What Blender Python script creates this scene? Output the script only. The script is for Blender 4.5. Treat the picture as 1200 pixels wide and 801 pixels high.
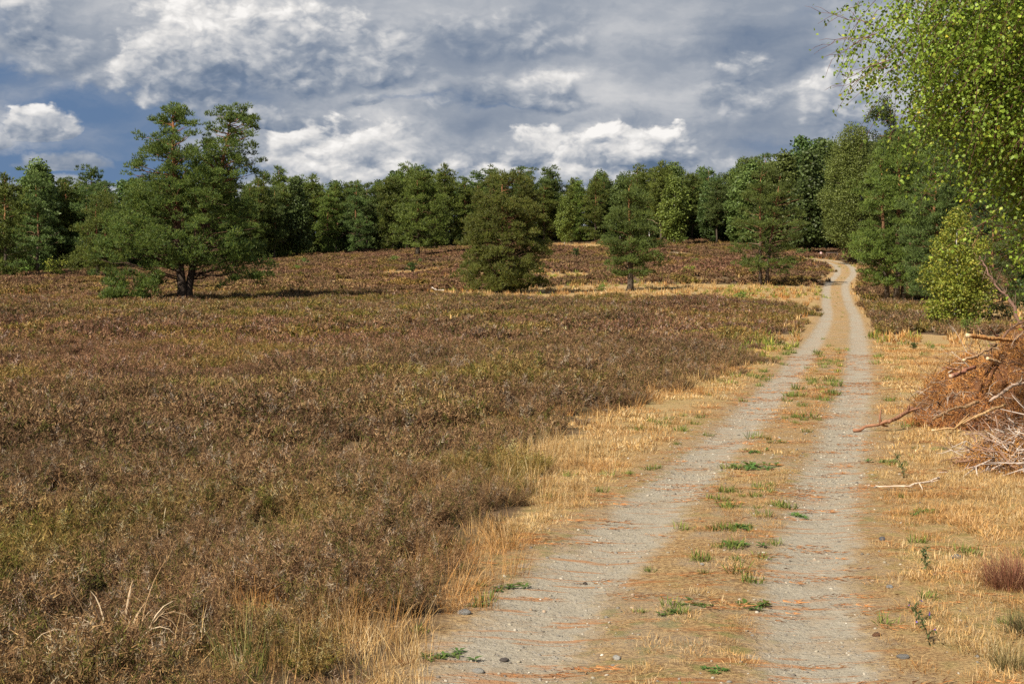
import bpy, math, random
import numpy as np
from mathutils import Vector, Euler
R = math.radians
scene = bpy.context.scene
for o in list(bpy.data.objects): bpy.data.objects.remove(o)
C = scene.collection

# ------------------------------------------------------------------ camera
cam_d = bpy.data.cameras.new('camera'); cam = bpy.data.objects.new('camera', cam_d); C.objects.link(cam)
CAMZ = 2.0
PITCH = math.atan(100.5/1666.7)
cam.location = (0, 0, CAMZ); cam.rotation_euler = (math.pi/2-PITCH, 0, 0)
cam_d.lens = 50; cam_d.sensor_width = 36; cam_d.clip_start = .1; cam_d.clip_end = 20000
scene.camera = cam
scene.render.resolution_x = 1024; scene.render.resolution_y = 683

# ------------------------------------------------------------------ sun, sky, exposure
SUN_EL = 44.0
SX, SY = -0.68, -0.73                     # horizontal direction towards the sun
sun_d = bpy.data.lights.new('sun', 'SUN'); sun = bpy.data.objects.new('sun', sun_d); C.objects.link(sun)
sun_d.energy = 5.0; sun_d.angle = R(.53); sun_d.color = (1, .91, .77)
sdir = Vector((SX*math.cos(R(SUN_EL)), SY*math.cos(R(SUN_EL)), math.sin(R(SUN_EL)))).normalized()
sun.rotation_euler = sdir.to_track_quat('Z', 'Y').to_euler()
sun.location = (0, 0, 30)
scene.view_settings.view_transform = 'Standard'; scene.view_settings.look = 'None'
scene.view_settings.gamma = 1; scene.view_settings.exposure = 0.72
scene.view_settings.use_curve_mapping = False

W = bpy.data.worlds.new('World'); scene.world = W; W.use_nodes = True

SK = dict(base=.50, br=.12, dk=.27, rel=.7, bil=.35, soft=.60, layer=.45)
def make_world():
    nt = W.node_tree; nt.nodes.clear(); N = nt.nodes; L = nt.links
    def val(x):
        return x
    def M(op, a, b=None, c=None, clamp=False):
        n = N.new('ShaderNodeMath'); n.operation = op; n.use_clamp = clamp
        for i, v in enumerate((a, b, c)):
            if v is None: continue
            if isinstance(v, (int, float)): n.inputs[i].default_value = v
            else: L.new(v, n.inputs[i])
        return n.outputs[0]
    def noise(vec, sc, det, rough, dist=0.0, dim='3D'):
        n = N.new('ShaderNodeTexNoise'); n.noise_dimensions = dim
        n.inputs['Scale'].default_value = sc; n.inputs['Detail'].default_value = det
        n.inputs['Roughness'].default_value = rough; n.inputs['Distortion'].default_value = dist
        L.new(vec, n.inputs['Vector']); return n.outputs['Fac']
    def comb(x, y, z=0.0):
        n = N.new('ShaderNodeCombineXYZ')
        for i, v in enumerate((x, y, z)):
            if isinstance(v, (int, float)): n.inputs[i].default_value = v
            else: L.new(v, n.inputs[i])
        return n.outputs[0]
    def smooth(x, a, b):
        n = N.new('ShaderNodeMapRange'); n.interpolation_type = 'SMOOTHSTEP'
        L.new(x, n.inputs[0]); n.inputs[1].default_value = a; n.inputs[2].default_value = b
        return n.outputs[0]
    def mix(f, a, b):
        n = N.new('ShaderNodeMix'); n.data_type = 'RGBA'
        if isinstance(f, float): n.inputs[0].default_value = f
        else: L.new(f, n.inputs[0])
        for k, v in ((6, a), (7, b)):
            if isinstance(v, tuple): n.inputs[k].default_value = (*v, 1)
            else: L.new(v, n.inputs[k])
        return n.outputs[2]
    tc = N.new('ShaderNodeTexCoord')
    nrm = N.new('ShaderNodeVectorMath'); nrm.operation = 'NORMALIZE'; L.new(tc.outputs['Generated'], nrm.inputs[0])
    sep = N.new('ShaderNodeSeparateXYZ'); L.new(nrm.outputs[0], sep.inputs[0])
    x, y, z = sep.outputs
    az = M('ARCTAN2', x, y); el = M('ARCSINE', z)
    # sky direction in hundredths of the view's width: azimuth and elevation
    U0 = M('MULTIPLY', az, 16.67); V0 = M('MULTIPLY', el, 16.67)
    # domain warp
    p0 = comb(M('MULTIPLY', U0, 1.3), M('MULTIPLY', V0, 2.2), 3.0)
    wu = M('SUBTRACT', noise(p0, 1.0, 6, .62), .5)
    p1 = comb(M('MULTIPLY', U0, 1.3), M('MULTIPLY', V0, 2.2), 17.0)
    wv = M('SUBTRACT', noise(p1, 1.0, 6, .62), .5)
    U = M('ADD', U0, M('MULTIPLY', wu, .75)); V = M('ADD', V0, M('MULTIPLY', wv, .5))
    def field(items, uu, vv):
        s = None
        for (cx, cy, rx, ry, a) in items:
            cu = (cx-600)/100; cv = (300-cy)/100
            dx = M('MULTIPLY', M('SUBTRACT', uu, cu), 100/rx); dy = M('MULTIPLY', M('SUBTRACT', vv, cv), 100/ry)
            r2 = M('ADD', M('MULTIPLY', dx, dx), M('MULTIPLY', dy, dy))
            g = M('MULTIPLY', M('POWER', 2.718, M('MULTIPLY', r2, -1)), a)
            s = g if s is None else M('ADD', s, g)
        return s
    bright = [(65, 148, 55, 20, .8), (10, 165, 30, 14, .6), (90, 185, 60, 10, .35), (380, 168, 80, 38, .85), (450, 150, 60, 25, .4),
              (230, 30, 70, 45, .75), (330, 45, 70, 45, .6), (300, 75, 60, 25, .5), (120, 90, 60, 20, .25), (440, 55, 60, 30, .35),
              (750, 162, 85, 24, .85), (640, 100, 55, 18, .6), (700, 165, 50, 22, .5), (560, 185, 70, 16, .45), (640, 190, 60, 12, .35),
              (500, 180, 50, 14, .35), (985, 110, 60, 45, .7), (860, 105, 50, 28, .35), (860, 190, 60, 12, .35), (440, 200, 90, 10, .5),
              (980, 30, 30, 40, .35), (60, 20, 30, 40, .4), (530, 110, 60, 12, .2), (560, 35, 80, 10, .2), (780, 60, 70, 14, .3)]
    dark = [(900, 45, 90, 60, .55), (560, 60, 120, 24, .45), (30, 95, 80, 40, .5), (160, 165, 60, 45, .55), (470, 122, 130, 10, .5),
            (880, 150, 60, 30, .35), (640, 140, 120, 14, .35), (700, 30, 90, 20, .3), (100, 60, 50, 30, .3), (370, 100, 90, 12, .45),
            (30, 200, 100, 10, .35), (230, 120, 60, 30, .3), (560, 150, 60, 20, .3), (760, 190, 70, 8, .3), (900, 180, 50, 14, .25)]
    blue = [(110, 145, 90, 45, .9), (200, 170, 60, 50, .6), (470, 118, 70, 7, .6), (600, 128, 60, 6, .4), (30, 30, 30, 60, .25), (30, 200, 160, 20, .7), (150, 205, 200, 10, .6),
            (560, 205, 200, 6, .4), (900, 170, 60, 12, .3), (930, 20, 30, 40, .3), (20, 100, 60, 18, .5)]
    # puffy turbulence and its relief towards the light (upper left)
    U2 = M('ADD', U0, M('MULTIPLY', wu, .35)); V2 = M('ADD', V0, M('MULTIPLY', wv, .22))
    def billow(u, v, z0):
        t = None
        for k, (f, a_) in enumerate([(.62, .5), (1.5, .34), (3.4, .20), (8.0, .10)]):
            n_ = noise(comb(M('MULTIPLY', u, f), M('MULTIPLY', v, f*1.55), z0+k*7.3), 1.0, 2, .5)
            q = M('MULTIPLY', M('ABSOLUTE', M('SUBTRACT', n_, .5)), a_*4.0)
            t = q if t is None else M('ADD', t, q)
        return t
    b0 = billow(U2, V2, 5.0)
    b1 = billow(M('ADD', U2, -.07), M('ADD', V2, .09), 5.0)
    rel = M('SUBTRACT', b0, b1)                                     # >0: faces the light
    soft = noise(comb(M('MULTIPLY', U, .55), M('MULTIPLY', V, 1.3), 9.0), 1.0, 5, .5)
    layer = noise(comb(M('MULTIPLY', U0, .30), M('MULTIPLY', M('ADD', V0, M('MULTIPLY', wv, .3)), 2.4), 21.0), 1.0, 5, .5)
    Br = field(bright, U, V); Dk = field(dark, U, V); Bl = field(blue, U, V)
    lum = M('ADD', SK['base'], M('MULTIPLY', Br, SK['br']))
    lum = M('SUBTRACT', lum, M('MULTIPLY', Dk, SK['dk']))
    lum = M('SUBTRACT', lum, M('MULTIPLY', smooth(V0, 3.2, 9.0), .24))
    amp = M('ADD', .13, M('MULTIPLY', Br, .5))
    lum = M('ADD', lum, M('MULTIPLY', M('MULTIPLY', rel, amp), SK['rel']))
    lum = M('ADD', lum, M('MULTIPLY', M('MULTIPLY', M('SUBTRACT', b0, .45), amp), SK['bil']))
    lum = M('ADD', lum, M('MULTIPLY', M('SUBTRACT', soft, .5), SK['soft']))
    lum = M('ADD', lum, M('MULTIPLY', M('SUBTRACT', layer, .5), SK['layer']))
    # heaped clouds: (column, base row, half width, height, whiteness, edge softness)
    heaps = [(150, 96, 150, 60, .42, .9), (235, 100, 85, 105, .80, .55), (345, 88, 110, 80, .78, .6), (455, 92, 60, 50, .6, .6), (62, 60, 34, 70, .65, .6), (600, 60, 120, 45, .45, .9),
             (640, 122, 62, 34, .70, .5), (860, 122, 62, 50, .55, .7), (985, 150, 62, 80, .75, .6), (560, 120, 60, 30, .45, .8),
             (68, 164, 44, 32, .85, .35), (12, 178, 26, 18, .7, .4), (98, 200, 60, 18, .5, .6), (375, 204, 92, 66, .92, .35), (460, 206, 64, 56, .7, .4), (550, 200, 80, 28, .55, .6),
             (640, 192, 62, 40, .75, .4), (745, 194, 88, 52, .95, .32), (870, 208, 90, 22, .55, .6), (520, 216, 150, 28, .74, .6), (680, 214, 150, 22, .72, .6), (330, 150, 40, 22, .6, .5), (430, 122, 22, 12, .6, .5)]
    lump = noise(comb(M('MULTIPLY', U0, 2.6), M('MULTIPLY', V0, 3.6), 31.0), 1.0, 5, .55)
    wig = M('ADD', M('ADD', M('MULTIPLY', wu, .7), M('MULTIPLY', M('SUBTRACT', lump, .5), 1.6)), M('MULTIPLY', M('SUBTRACT', b0, .45), 1.1))
    cov_h = None
    for (cx, by, rx, h, wh, so) in heaps:
        cu = (cx-600)/100; cv = (300-by)/100
        rx *= 1.12; h *= 1.12
        du = M('MULTIPLY', M('SUBTRACT', U2, cu), 100/rx); dv = M('MULTIPLY', M('SUBTRACT', V2, cv), 100/h)
        dn = M('MAXIMUM', dv, M('MULTIPLY', dv, -2.6))
        d = M('SUBTRACT', 1.0, M('ADD', M('MULTIPLY', du, du), M('MULTIPLY', dn, dn)))
        d = M('ADD', d, M('MULTIPLY', wig, .9))
        al = smooth(d, -.02, so)
        up = smooth(dv, -.35, .85)
        cl = M('ADD', .34, M('MULTIPLY', up, wh-.28))
        cl = M('SUBTRACT', cl, M('MULTIPLY', du, .08)); cl = M('ADD', cl, M('MULTIPLY', M('SUBTRACT', lump, .5), .45))
        cl = M('ADD', cl, M('MULTIPLY', rel, .85*wh)); cl = M('ADD', cl, M('MULTIPLY', M('SUBTRACT', b0, .45), .30))
        cl = M('ADD', cl, M('MULTIPLY', M('SUBTRACT', soft, .5), .5))
        al = M('MULTIPLY', al, .95)
        lum = M('ADD', M('MULTIPLY', lum, M('SUBTRACT', 1.0, al)), M('MULTIPLY', cl, al))
        cov_h = al if cov_h is None else M('MAXIMUM', cov_h, al)
    ramp = N.new('ShaderNodeValToRGB'); L.new(lum, ramp.inputs[0])
    cr = ramp.color_ramp
    stops = [(0.0, (.085, .125, .19)), (.22, (.135, .175, .245)), (.42, (.24, .27, .32)), (.62, (.41, .42, .44)), (.80, (.57, .56, .55)), (1.0, (.73, .71, .685))]
    cr.elements[0].position = 0; cr.elements[0].color = (*stops[0][1], 1)
    cr.elements[1].position = 1; cr.elements[1].color = (*stops[-1][1], 1)
    for p, c in stops[1:-1]:
        e = cr.elements.new(p); e.color = (*c, 1)
    sky = N.new('ShaderNodeTexSky'); sky.sky_type = 'NISHITA'; sky.sun_disc = False
    sky.sun_elevation = R(SUN_EL); sky.sun_rotation = math.atan2(SX, SY); sky.air_density = 1.4; sky.dust_density = .6; sky.ozone_density = 2.5
    # the gaps between the clouds show the clear blue of the higher air
    lift = N.new('ShaderNodeVectorMath'); lift.operation = 'ADD'; L.new(nrm.outputs[0], lift.inputs[0]); lift.inputs[1].default_value = (0, 0, .55); L.new(lift.outputs[0], sky.inputs[0])
    vm = N.new('ShaderNodeVectorMath'); vm.operation = 'SCALE'; L.new(sky.outputs[0], vm.inputs[0]); vm.inputs[3].default_value = 1.0
    # cloud cover: thin where the blue shows through
    cov = M('SUBTRACT', M('ADD', .95, M('MULTIPLY', M('SUBTRACT', soft, .5), 1.6)), M('MULTIPLY', Bl, .95))
    cov = M('MAXIMUM', smooth(cov, .12, .75), cov_h)
    # overhead and behind: broken cloud
    cs = N.new('ShaderNodeVectorMath'); cs.operation = 'SCALE'; L.new(ramp.outputs[0], cs.inputs[0]); cs.inputs[3].default_value = .80/.07
    ble = N.new('ShaderNodeMix'); ble.data_type = 'RGBA'; ble.clamp_result = False
    L.new(cov, ble.inputs[0]); L.new(vm.outputs[0], ble.inputs[6]); L.new(cs.outputs[0], ble.inputs[7])
    bg = N.new('ShaderNodeBackground'); bg.inputs[1].default_value = .07; L.new(ble.outputs[2], bg.inputs[0])
    out = N.new('ShaderNodeOutputWorld'); L.new(bg.outputs[0], out.inputs[0])
make_world()
scene.cycles.max_bounces = 5; scene.cycles.diffuse_bounces = 2; scene.cycles.glossy_bounces = 1
scene.cycles.transmission_bounces = 2; scene.cycles.transparent_max_bounces = 4
scene.cycles.use_adaptive_sampling = True; scene.cycles.adaptive_threshold = .01
scene.cycles.use_denoising = False
try:
    scene.cycles.denoiser = 'OPENIMAGEDENOISE'; scene.cycles.denoising_input_passes = 'RGB_ALBEDO_NORMAL'
except Exception: pass
scene.render.use_persistent_data = False
W.cycles.sampling_method = 'MANUAL'; W.cycles.sample_map_resolution = 512

# ------------------------------------------------------------------ helpers
rng = np.random.default_rng(7)
def hsh(ix, iy, seed):
    n = (ix.astype(np.int64)*374761393 + iy.astype(np.int64)*668265263 + seed*1442695041) & 0x7fffffff
    n = ((n ^ (n >> 13)) * 1274126177) & 0x7fffffff
    return ((n ^ (n >> 16)) & 0xffff)/65535.0
def vnoise(x, y, seed=0):
    x = np.asarray(x, float); y = np.asarray(y, float)
    ix = np.floor(x); iy = np.floor(y); fx = x-ix; fy = y-iy
    fx = fx*fx*(3-2*fx); fy = fy*fy*(3-2*fy)
    a = hsh(ix, iy, seed); b = hsh(ix+1, iy, seed); c = hsh(ix, iy+1, seed); d = hsh(ix+1, iy+1, seed)
    return a+(b-a)*fx+(c-a)*fy+(a-b-c+d)*fx*fy
def fbm(x, y, seed=0, oct=4):
    s = 0; a = .5; t = 0
    for k in range(oct):
        s = s+a*vnoise(np.asarray(x)*2**k, np.asarray(y)*2**k, seed+k*13); t += a; a *= .5
    return s/t

DK = np.array([-200, 0, 30, 60, 85, 100, 118, 139, 160, 200, 240, 300, 600, 2000, 8000], float)
def plane(d): return -.0186*d
PROF = {
    -300: [0, 0, -.56, -.95, -.9, -.85, -.75, -.6, -.4, .1, .6, 1.5, 4, 6, 6],
    200:  [0, 0, -.56, -.92, -.8, -.75, -.60, -.4, -.1, .5, 1.2, 2.2, 5, 6, 6],
    420:  [0, 0, -.56, -.95, -.8, -.65, -.40, 0, .6, 2.0, 3.2, 4.5, 6, 6, 6],
    620:  [0, 0, -.56, -1.0, -.8, -.55, -.12, .6, 1.5, 3.2, 4.4, 5.5, 7, 6, 6],
    800:  [0, 0, -.56, -1.0, -.8, -.55, -.12, .6, 1.5, 3.1, 5.3, 6.4, 7.5, 6, 6],
   985:  [0, 0, -.56, -1.1, -1.2, -1.12, -.40, .55, 1.72, 3.05, 4.0, 5.0, 7, 6, 6],
    1200: [0, 0, -.56, -1.1, -1.2, -1.12, -.40, .55, 1.72, 3.05, 4.0, 5.0, 7, 6, 6],
    1600: [0, 0, -.56, -1.1, -1.2, -1.12, -.40, .55, 1.72, 3.05, 4.0, 5.0, 7, 6, 6]}
PC = sorted(PROF)
def pchip_tab(vals):
    # dense table, lightly smoothed, so slopes do not kink
    dd = np.arange(-200, 8001, 2.0); z = np.interp(dd, DK, vals)
    k = np.ones(9)/9
    zz = np.convolve(np.pad(z, 4, mode='edge'), k, 'valid'); zz = np.convolve(np.pad(zz, 4, mode='edge'), k, 'valid')
    w = np.clip((dd-8)/20, 0, 1); return dd, z*(1-w)+zz*w
TABS = [pchip_tab(PROF[c]) for c in PC]
def ground_z(x, y):
    x = np.asarray(x, float); y = np.asarray(y, float)
    col = np.clip(600+1667*x/np.maximum(y, 50), PC[0], PC[-1])
    zs = np.stack([np.interp(y, t[0], t[1]) for t in TABS])
    i = np.clip(np.searchsorted(PC, col, side='right')-1, 0, len(PC)-2)
    pc = np.array(PC, float); f = (col-pc[i])/(pc[i+1]-pc[i]); f = f*f*(3-2*f)
    z0 = np.take_along_axis(zs, i[None], 0)[0]; z1 = np.take_along_axis(zs, i[None]+1, 0)[0]
    z = z0*(1-f)+z1*f
    s = np.abs(path_s(x, y))
    w = np.clip((s-1.5)/2.5, 0, 1)
    z = z+(fbm(x/3.1, y/3.1, 5)-.5)*.16*w+(fbm(x/14, y/14, 9)-.5)*.5*w*np.clip(y/60, 0, 1)*np.clip(s/8, 0, 1)
    # shallow wheel ruts
    z = z-.035*np.exp(-((s-.71)/.33)**2)
    return z
PATH = np.array([(-.6, -40), (-.3, -10), (.1, 0), (.89, 7.4), (1.99, 12.4), (3.9, 19.7), (6.05, 28), (8.4, 37.5), (13, 56.5), (17.8, 77), (22.4, 98), (26.9, 118), (31.1, 133), (34.0, 146),
                 (34.6, 155), (32.8, 163), (29.4, 168), (25.5, 171.5), (22, 175), (20.5, 184), (20, 196), (24, 220), (34, 280)], float)
def catmull(P, n=8):
    out = []
    for i in range(len(P)-1):
        p0 = P[max(i-1, 0)]; p1 = P[i]; p2 = P[i+1]; p3 = P[min(i+2, len(P)-1)]
        for t in np.linspace(0, 1, n, endpoint=False):
            out.append(.5*((2*p1)+(p2-p0)*t+(2*p0-5*p1+4*p2-p3)*t*t+(3*p1-p0-3*p2+p3)*t**3))
    out.append(P[-1]); return np.array(out)
PATHD = catmull(PATH, 5)
def path_s(x, y):
    x = np.atleast_1d(np.asarray(x, float)); y = np.atleast_1d(np.asarray(y, float)); shp = x.shape
    xf = x.ravel(); yf = y.ravel(); best = np.full(xf.shape, 1e9); sg = np.ones(xf.shape)
    A = PATHD[:-1]; B = PATHD[1:]
    for a, b in zip(A, B):
        d = b-a; L2 = d@d
        t = np.clip(((xf-a[0])*d[0]+(yf-a[1])*d[1])/L2, 0, 1)
        qx = xf-(a[0]+d[0]*t); qy = yf-(a[1]+d[1]*t); r = qx*qx+qy*qy
        m = r < best; best[m] = r[m]; sg[m] = np.sign(d[1]*qx-d[0]*qy)[m]
    return (np.sqrt(best)*sg+np.where(yf > 184, (yf-184)*.6, 0)*sg).reshape(shp)
def gz(x, y): return float(ground_z(np.array([x]), np.array([y]))[0])
cp, sp = math.cos(PITCH), math.sin(PITCH)
def pt(col, row, D):                                   # world point seen at a photo pixel, at distance D ahead
    u = (col-600)/1666.7; v = (400.5-row)/1666.7
    fy = cp+v*sp; fz = -sp+v*cp
    k = D/fy; return Vector((u*k, D, CAMZ+fz*k))
def project(x, y, z):
    dz = z-CAMZ; f = y*cp-dz*sp; up = y*sp+dz*cp
    return 600+1666.7*x/f, 400.5-1666.7*up/f
def at(col, row):                                      # ground point seen at a photo pixel
    ds = np.concatenate([np.arange(5, 60, .25), np.arange(60, 320, .5)])
    P = [pt(col, row, d) for d in ds]
    xs = np.array([p.x for p in P]); zs = np.array([p.z for p in P]); g = ground_z(xs, ds)
    i = np.where(zs < g)[0]; i = i[0] if len(i) else len(ds)-1
    return Vector((xs[i], ds[i], g[i]))

def material(name, base=None, attr=False, inst=False, rough=.9, trans=0.0, spec=.1, builder=None):
    m = bpy.data.materials.new(name); m.use_nodes = True; nt = m.node_tree; N = nt.nodes; L = nt.links
    b = N['Principled BSDF']; b.inputs['Roughness'].default_value = rough; b.inputs['Specular IOR Level'].default_value = spec
    out = N['Material Output']
    if builder: builder(nt, b)
    col = None
    if attr:
        a = N.new('ShaderNodeAttribute'); a.attribute_name = 'Col'; col = a.outputs['Color']
    if inst:
        t = N.new('ShaderNodeAttribute'); t.attribute_name = 'tint'; t.attribute_type = 'INSTANCER'
        mx = N.new('ShaderNodeMix'); mx.data_type = 'RGBA'; mx.blend_type = 'MULTIPLY'; mx.inputs[0].default_value = 1
        L.new(col, mx.inputs[6]); L.new(t.outputs['Color'], mx.inputs[7]); col = mx.outputs[2]
    elif attr:
        oi = N.new('ShaderNodeObjectInfo')
        hs = N.new('ShaderNodeHueSaturation'); L.new(col, hs.inputs['Color'])
        ma = N.new('ShaderNodeMath'); ma.operation = 'MULTIPLY_ADD'; L.new(oi.outputs['Random'], ma.inputs[0]); ma.inputs[1].default_value = .34; ma.inputs[2].default_value = .83
        mb = N.new('ShaderNodeMath'); mb.operation = 'MULTIPLY_ADD'; L.new(oi.outputs['Random'], mb.inputs[0]); mb.inputs[1].default_value = .03; mb.inputs[2].default_value = .485
        L.new(ma.outputs[0], hs.inputs['Value']); L.new(mb.outputs[0], hs.inputs['Hue'])
        col = hs.outputs[0]
    if col is not None: L.new(col, b.inputs['Base Color'])
    elif base is not None: b.inputs['Base Color'].default_value = (*base, 1)
    if trans > 0:
        t = N.new('ShaderNodeBsdfTranslucent'); mix = N.new('ShaderNodeMixShader'); mix.inputs[0].default_value = trans
        if col is not None: L.new(col, t.inputs[0])
        else: t.inputs[0].default_value = (*base, 1)
        L.new(b.outputs[0], mix.inputs[1]); L.new(t.outputs[0], mix.inputs[2]); L.new(mix.outputs[0], out.inputs[0])
    return m

def mesh_np(name, V, F, mat, col=None, smooth=False, k=3):
    me = bpy.data.meshes.new(name); V = np.asarray(V, np.float32); F = np.asarray(F, np.int32).reshape(-1, k)
    me.vertices.add(len(V)); me.vertices.foreach_set('co', V.ravel())
    me.loops.add(F.size); me.loops.foreach_set('vertex_index', F.ravel())
    me.polygons.add(len(F)); me.polygons.foreach_set('loop_start', np.arange(0, F.size, k, dtype=np.int32))
    try: me.polygons.foreach_set('loop_total', np.full(len(F), k, np.int32))
    except Exception: pass
    if col is not None:
        a = me.color_attributes.new('Col', 'FLOAT_COLOR', 'POINT')
        c4 = np.ones((len(V), 4), np.float32); c4[:, :3] = col; a.data.foreach_set('color', c4.ravel())
    if smooth: me.polygons.foreach_set('use_smooth', np.ones(len(F), bool))
    me.update(calc_edges=True); me.validate(); me.materials.append(mat)
    return me
def link(name, me, parent=None, **tags):
    o = bpy.data.objects.new(name, me); C.objects.link(o)
    if parent: o.parent = parent
    for k, v in tags.items(): o[k] = v
    return o
def unit(v): return v/np.maximum(np.linalg.norm(v, axis=-1, keepdims=True), 1e-9)
def rand_dirs(n, r, up=0.0):
    d = r.normal(size=(n, 3)); d[:, 2] += up; return unit(d)

class Geo:                                             # collects triangles
    def __init__(s): s.V = []; s.F = []; s.K = []; s.n = 0
    def add(s, V, F, col):
        V = np.asarray(V, float).reshape(-1, 3); F = np.asarray(F, int).reshape(-1, 3)
        s.V.append(V); s.F.append(F+s.n); s.n += len(V)
        col = np.asarray(col, float)
        s.K.append(np.tile(col, (len(V), 1)) if col.ndim == 1 else col)
    def blades(s, base, d, L, w, col, r, bend=None):
        """one thin triangle per blade"""
        n = len(base); L = np.broadcast_to(L, (n,)); w = np.broadcast_to(w, (n,))
        side = unit(np.cross(d, r.normal(size=(n, 3))))
        V = np.empty((n, 3, 3)); V[:, 0] = base-side*w[:, None]*.5; V[:, 1] = base+side*w[:, None]*.5; V[:, 2] = base+d*L[:, None]
        col = np.asarray(col, float); col = np.repeat(col, 3, axis=0) if col.ndim == 2 else col
        s.add(V, np.arange(3*n).reshape(n, 3), col)
    def bent(s, base, d, L, w, col, r, droop=.5):
        """two-segment grass blade that bends over"""
        n = len(base); L = np.broadcast_to(L, (n,))[:, None]; w = np.broadcast_to(w, (n,))[:, None]
        side = d.copy(); side[:, 2] = 0; side = np.cross(unit(side+1e-6), [0, 0, 1]); side = unit(side+r.normal(size=(n, 3))*.4)
        mid = base+d*L*.55; d2 = d.copy(); d2[:, 2] -= droop*r.random(n)*2; d2 = unit(d2+d*.3); tip = mid+d2*L*.45
        V = np.empty((n, 5, 3)); V[:, 0] = base-side*w*.5; V[:, 1] = base+side*w*.5; V[:, 2] = mid-side*w*.4; V[:, 3] = mid+side*w*.4; V[:, 4] = tip
        F = np.array([[0, 1, 3], [0, 3, 2], [2, 3, 4]])[None]+np.arange(n)[:, None, None]*5
        col = np.asarray(col, float); col = np.repeat(col, 5, axis=0) if col.ndim == 2 else col
        s.add(V, F, col)
    def leaves(s, c, L, w, col, r, nrm=None):
        """folded diamond leaf"""
        n = len(c); d = unit(r.normal(size=(n, 3))+np.array([0, 0, -.5]))
        nn = r.normal(size=(n, 3)) if nrm is None else nrm+r.normal(size=(n, 3))*.55
        side = unit(np.cross(d, nn)); up = unit(np.cross(side, d))
        L = np.broadcast_to(L, (n,))[:, None]; w = np.broadcast_to(w, (n,))[:, None]
        V = np.empty((n, 4, 3)); V[:, 0] = c; V[:, 1] = c+d*L*.42+side*w*.5+up*w*.12; V[:, 2] = c+d*L; V[:, 3] = c+d*L*.42-side*w*.5+up*w*.12
        F = np.array([[0, 1, 2], [0, 2, 3]])[None]+np.arange(n)[:, None, None]*4
        col = np.asarray(col, float); col = np.repeat(col, 4, axis=0) if col.ndim == 2 else col
        s.add(V, F, col)
    def tube(s, P, rad, col, sides=5):
        P = np.asarray(P, float); n = len(P); rad = np.broadcast_to(rad, (n,))
        T = unit(np.gradient(P, axis=0)); ref = np.array([.31, .2, .93]) if abs(T[0][2]) < .8 else np.array([1., .1, 0])
        A = unit(np.cross(T, ref)); B = np.cross(T, A)
        th = np.arange(sides)*2*math.pi/sides
        V = P[:, None]+rad[:, None, None]*(np.cos(th)[None, :, None]*A[:, None]+np.sin(th)[None, :, None]*B[:, None])
        V = np.concatenate([V.reshape(-1, 3), P[-1:]+T[-1:]*rad[-1]*.6, P[:1]-T[:1]*rad[0]*.3]); F = []
        for i in range(n-1):
            for j in range(sides):
                a = i*sides+j; b = i*sides+(j+1) % sides; F += [(a, b, b+sides), (a, b+sides, a+sides)]
        for j in range(sides):
            F.append(((n-1)*sides+j, (n-1)*sides+(j+1) % sides, n*sides)); F.append(((j+1) % sides, j, n*sides+1))
        c = np.asarray(col, float)
        if c.ndim == 2: c = np.concatenate([np.repeat(c, sides, axis=0), c[-1:], c[:1]])
        s.add(V, F, c)
    def mesh(s, name, mat, smooth=False):
        return mesh_np(name, np.concatenate(s.V), np.concatenate(s.F), mat, np.concatenate(s.K), smooth)
def pal(colors, n, r, var=.15, p=None):
    c = np.array(colors, float)[r.choice(len(colors), n, p=p)]
    return c*(1+(r.random((n, 1))-.5)*2*var)

# ------------------------------------------------------------------ materials
def bark_build(nt, b):
    N = nt.nodes; L = nt.links
    tc = N.new('ShaderNodeTexCoord'); mp = N.new('ShaderNodeMapping'); mp.inputs['Scale'].default_value = (9, 9, 2.2); L.new(tc.outputs['Object'], mp.inputs[0])
    v = N.new('ShaderNodeTexVoronoi'); v.feature = 'DISTANCE_TO_EDGE'; v.inputs['Scale'].default_value = 1.6; L.new(mp.outputs[0], v.inputs['Vector'])
    bp = N.new('ShaderNodeBump'); bp.inputs['Strength'].default_value = .8; bp.inputs['Distance'].default_value = .03
    L.new(v.outputs['Distance'], bp.inputs['Height']); L.new(bp.outputs[0], b.inputs['Normal'])
M_needle = material('pine_needles', attr=True, rough=.5, trans=.30, spec=.3)
M_leaf = material('broad_leaves', attr=True, rough=.5, trans=.38, spec=.3)
M_bark = material('bark', attr=True, rough=.95, builder=bark_build)
M_plant = material('small_plant', attr=True, rough=.7, trans=.2)
M_inst = material('ground_plants', attr=True, inst=True, rough=.85, trans=.15)
M_wood = material('dead_wood', attr=True, rough=.9, builder=bark_build)

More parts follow.
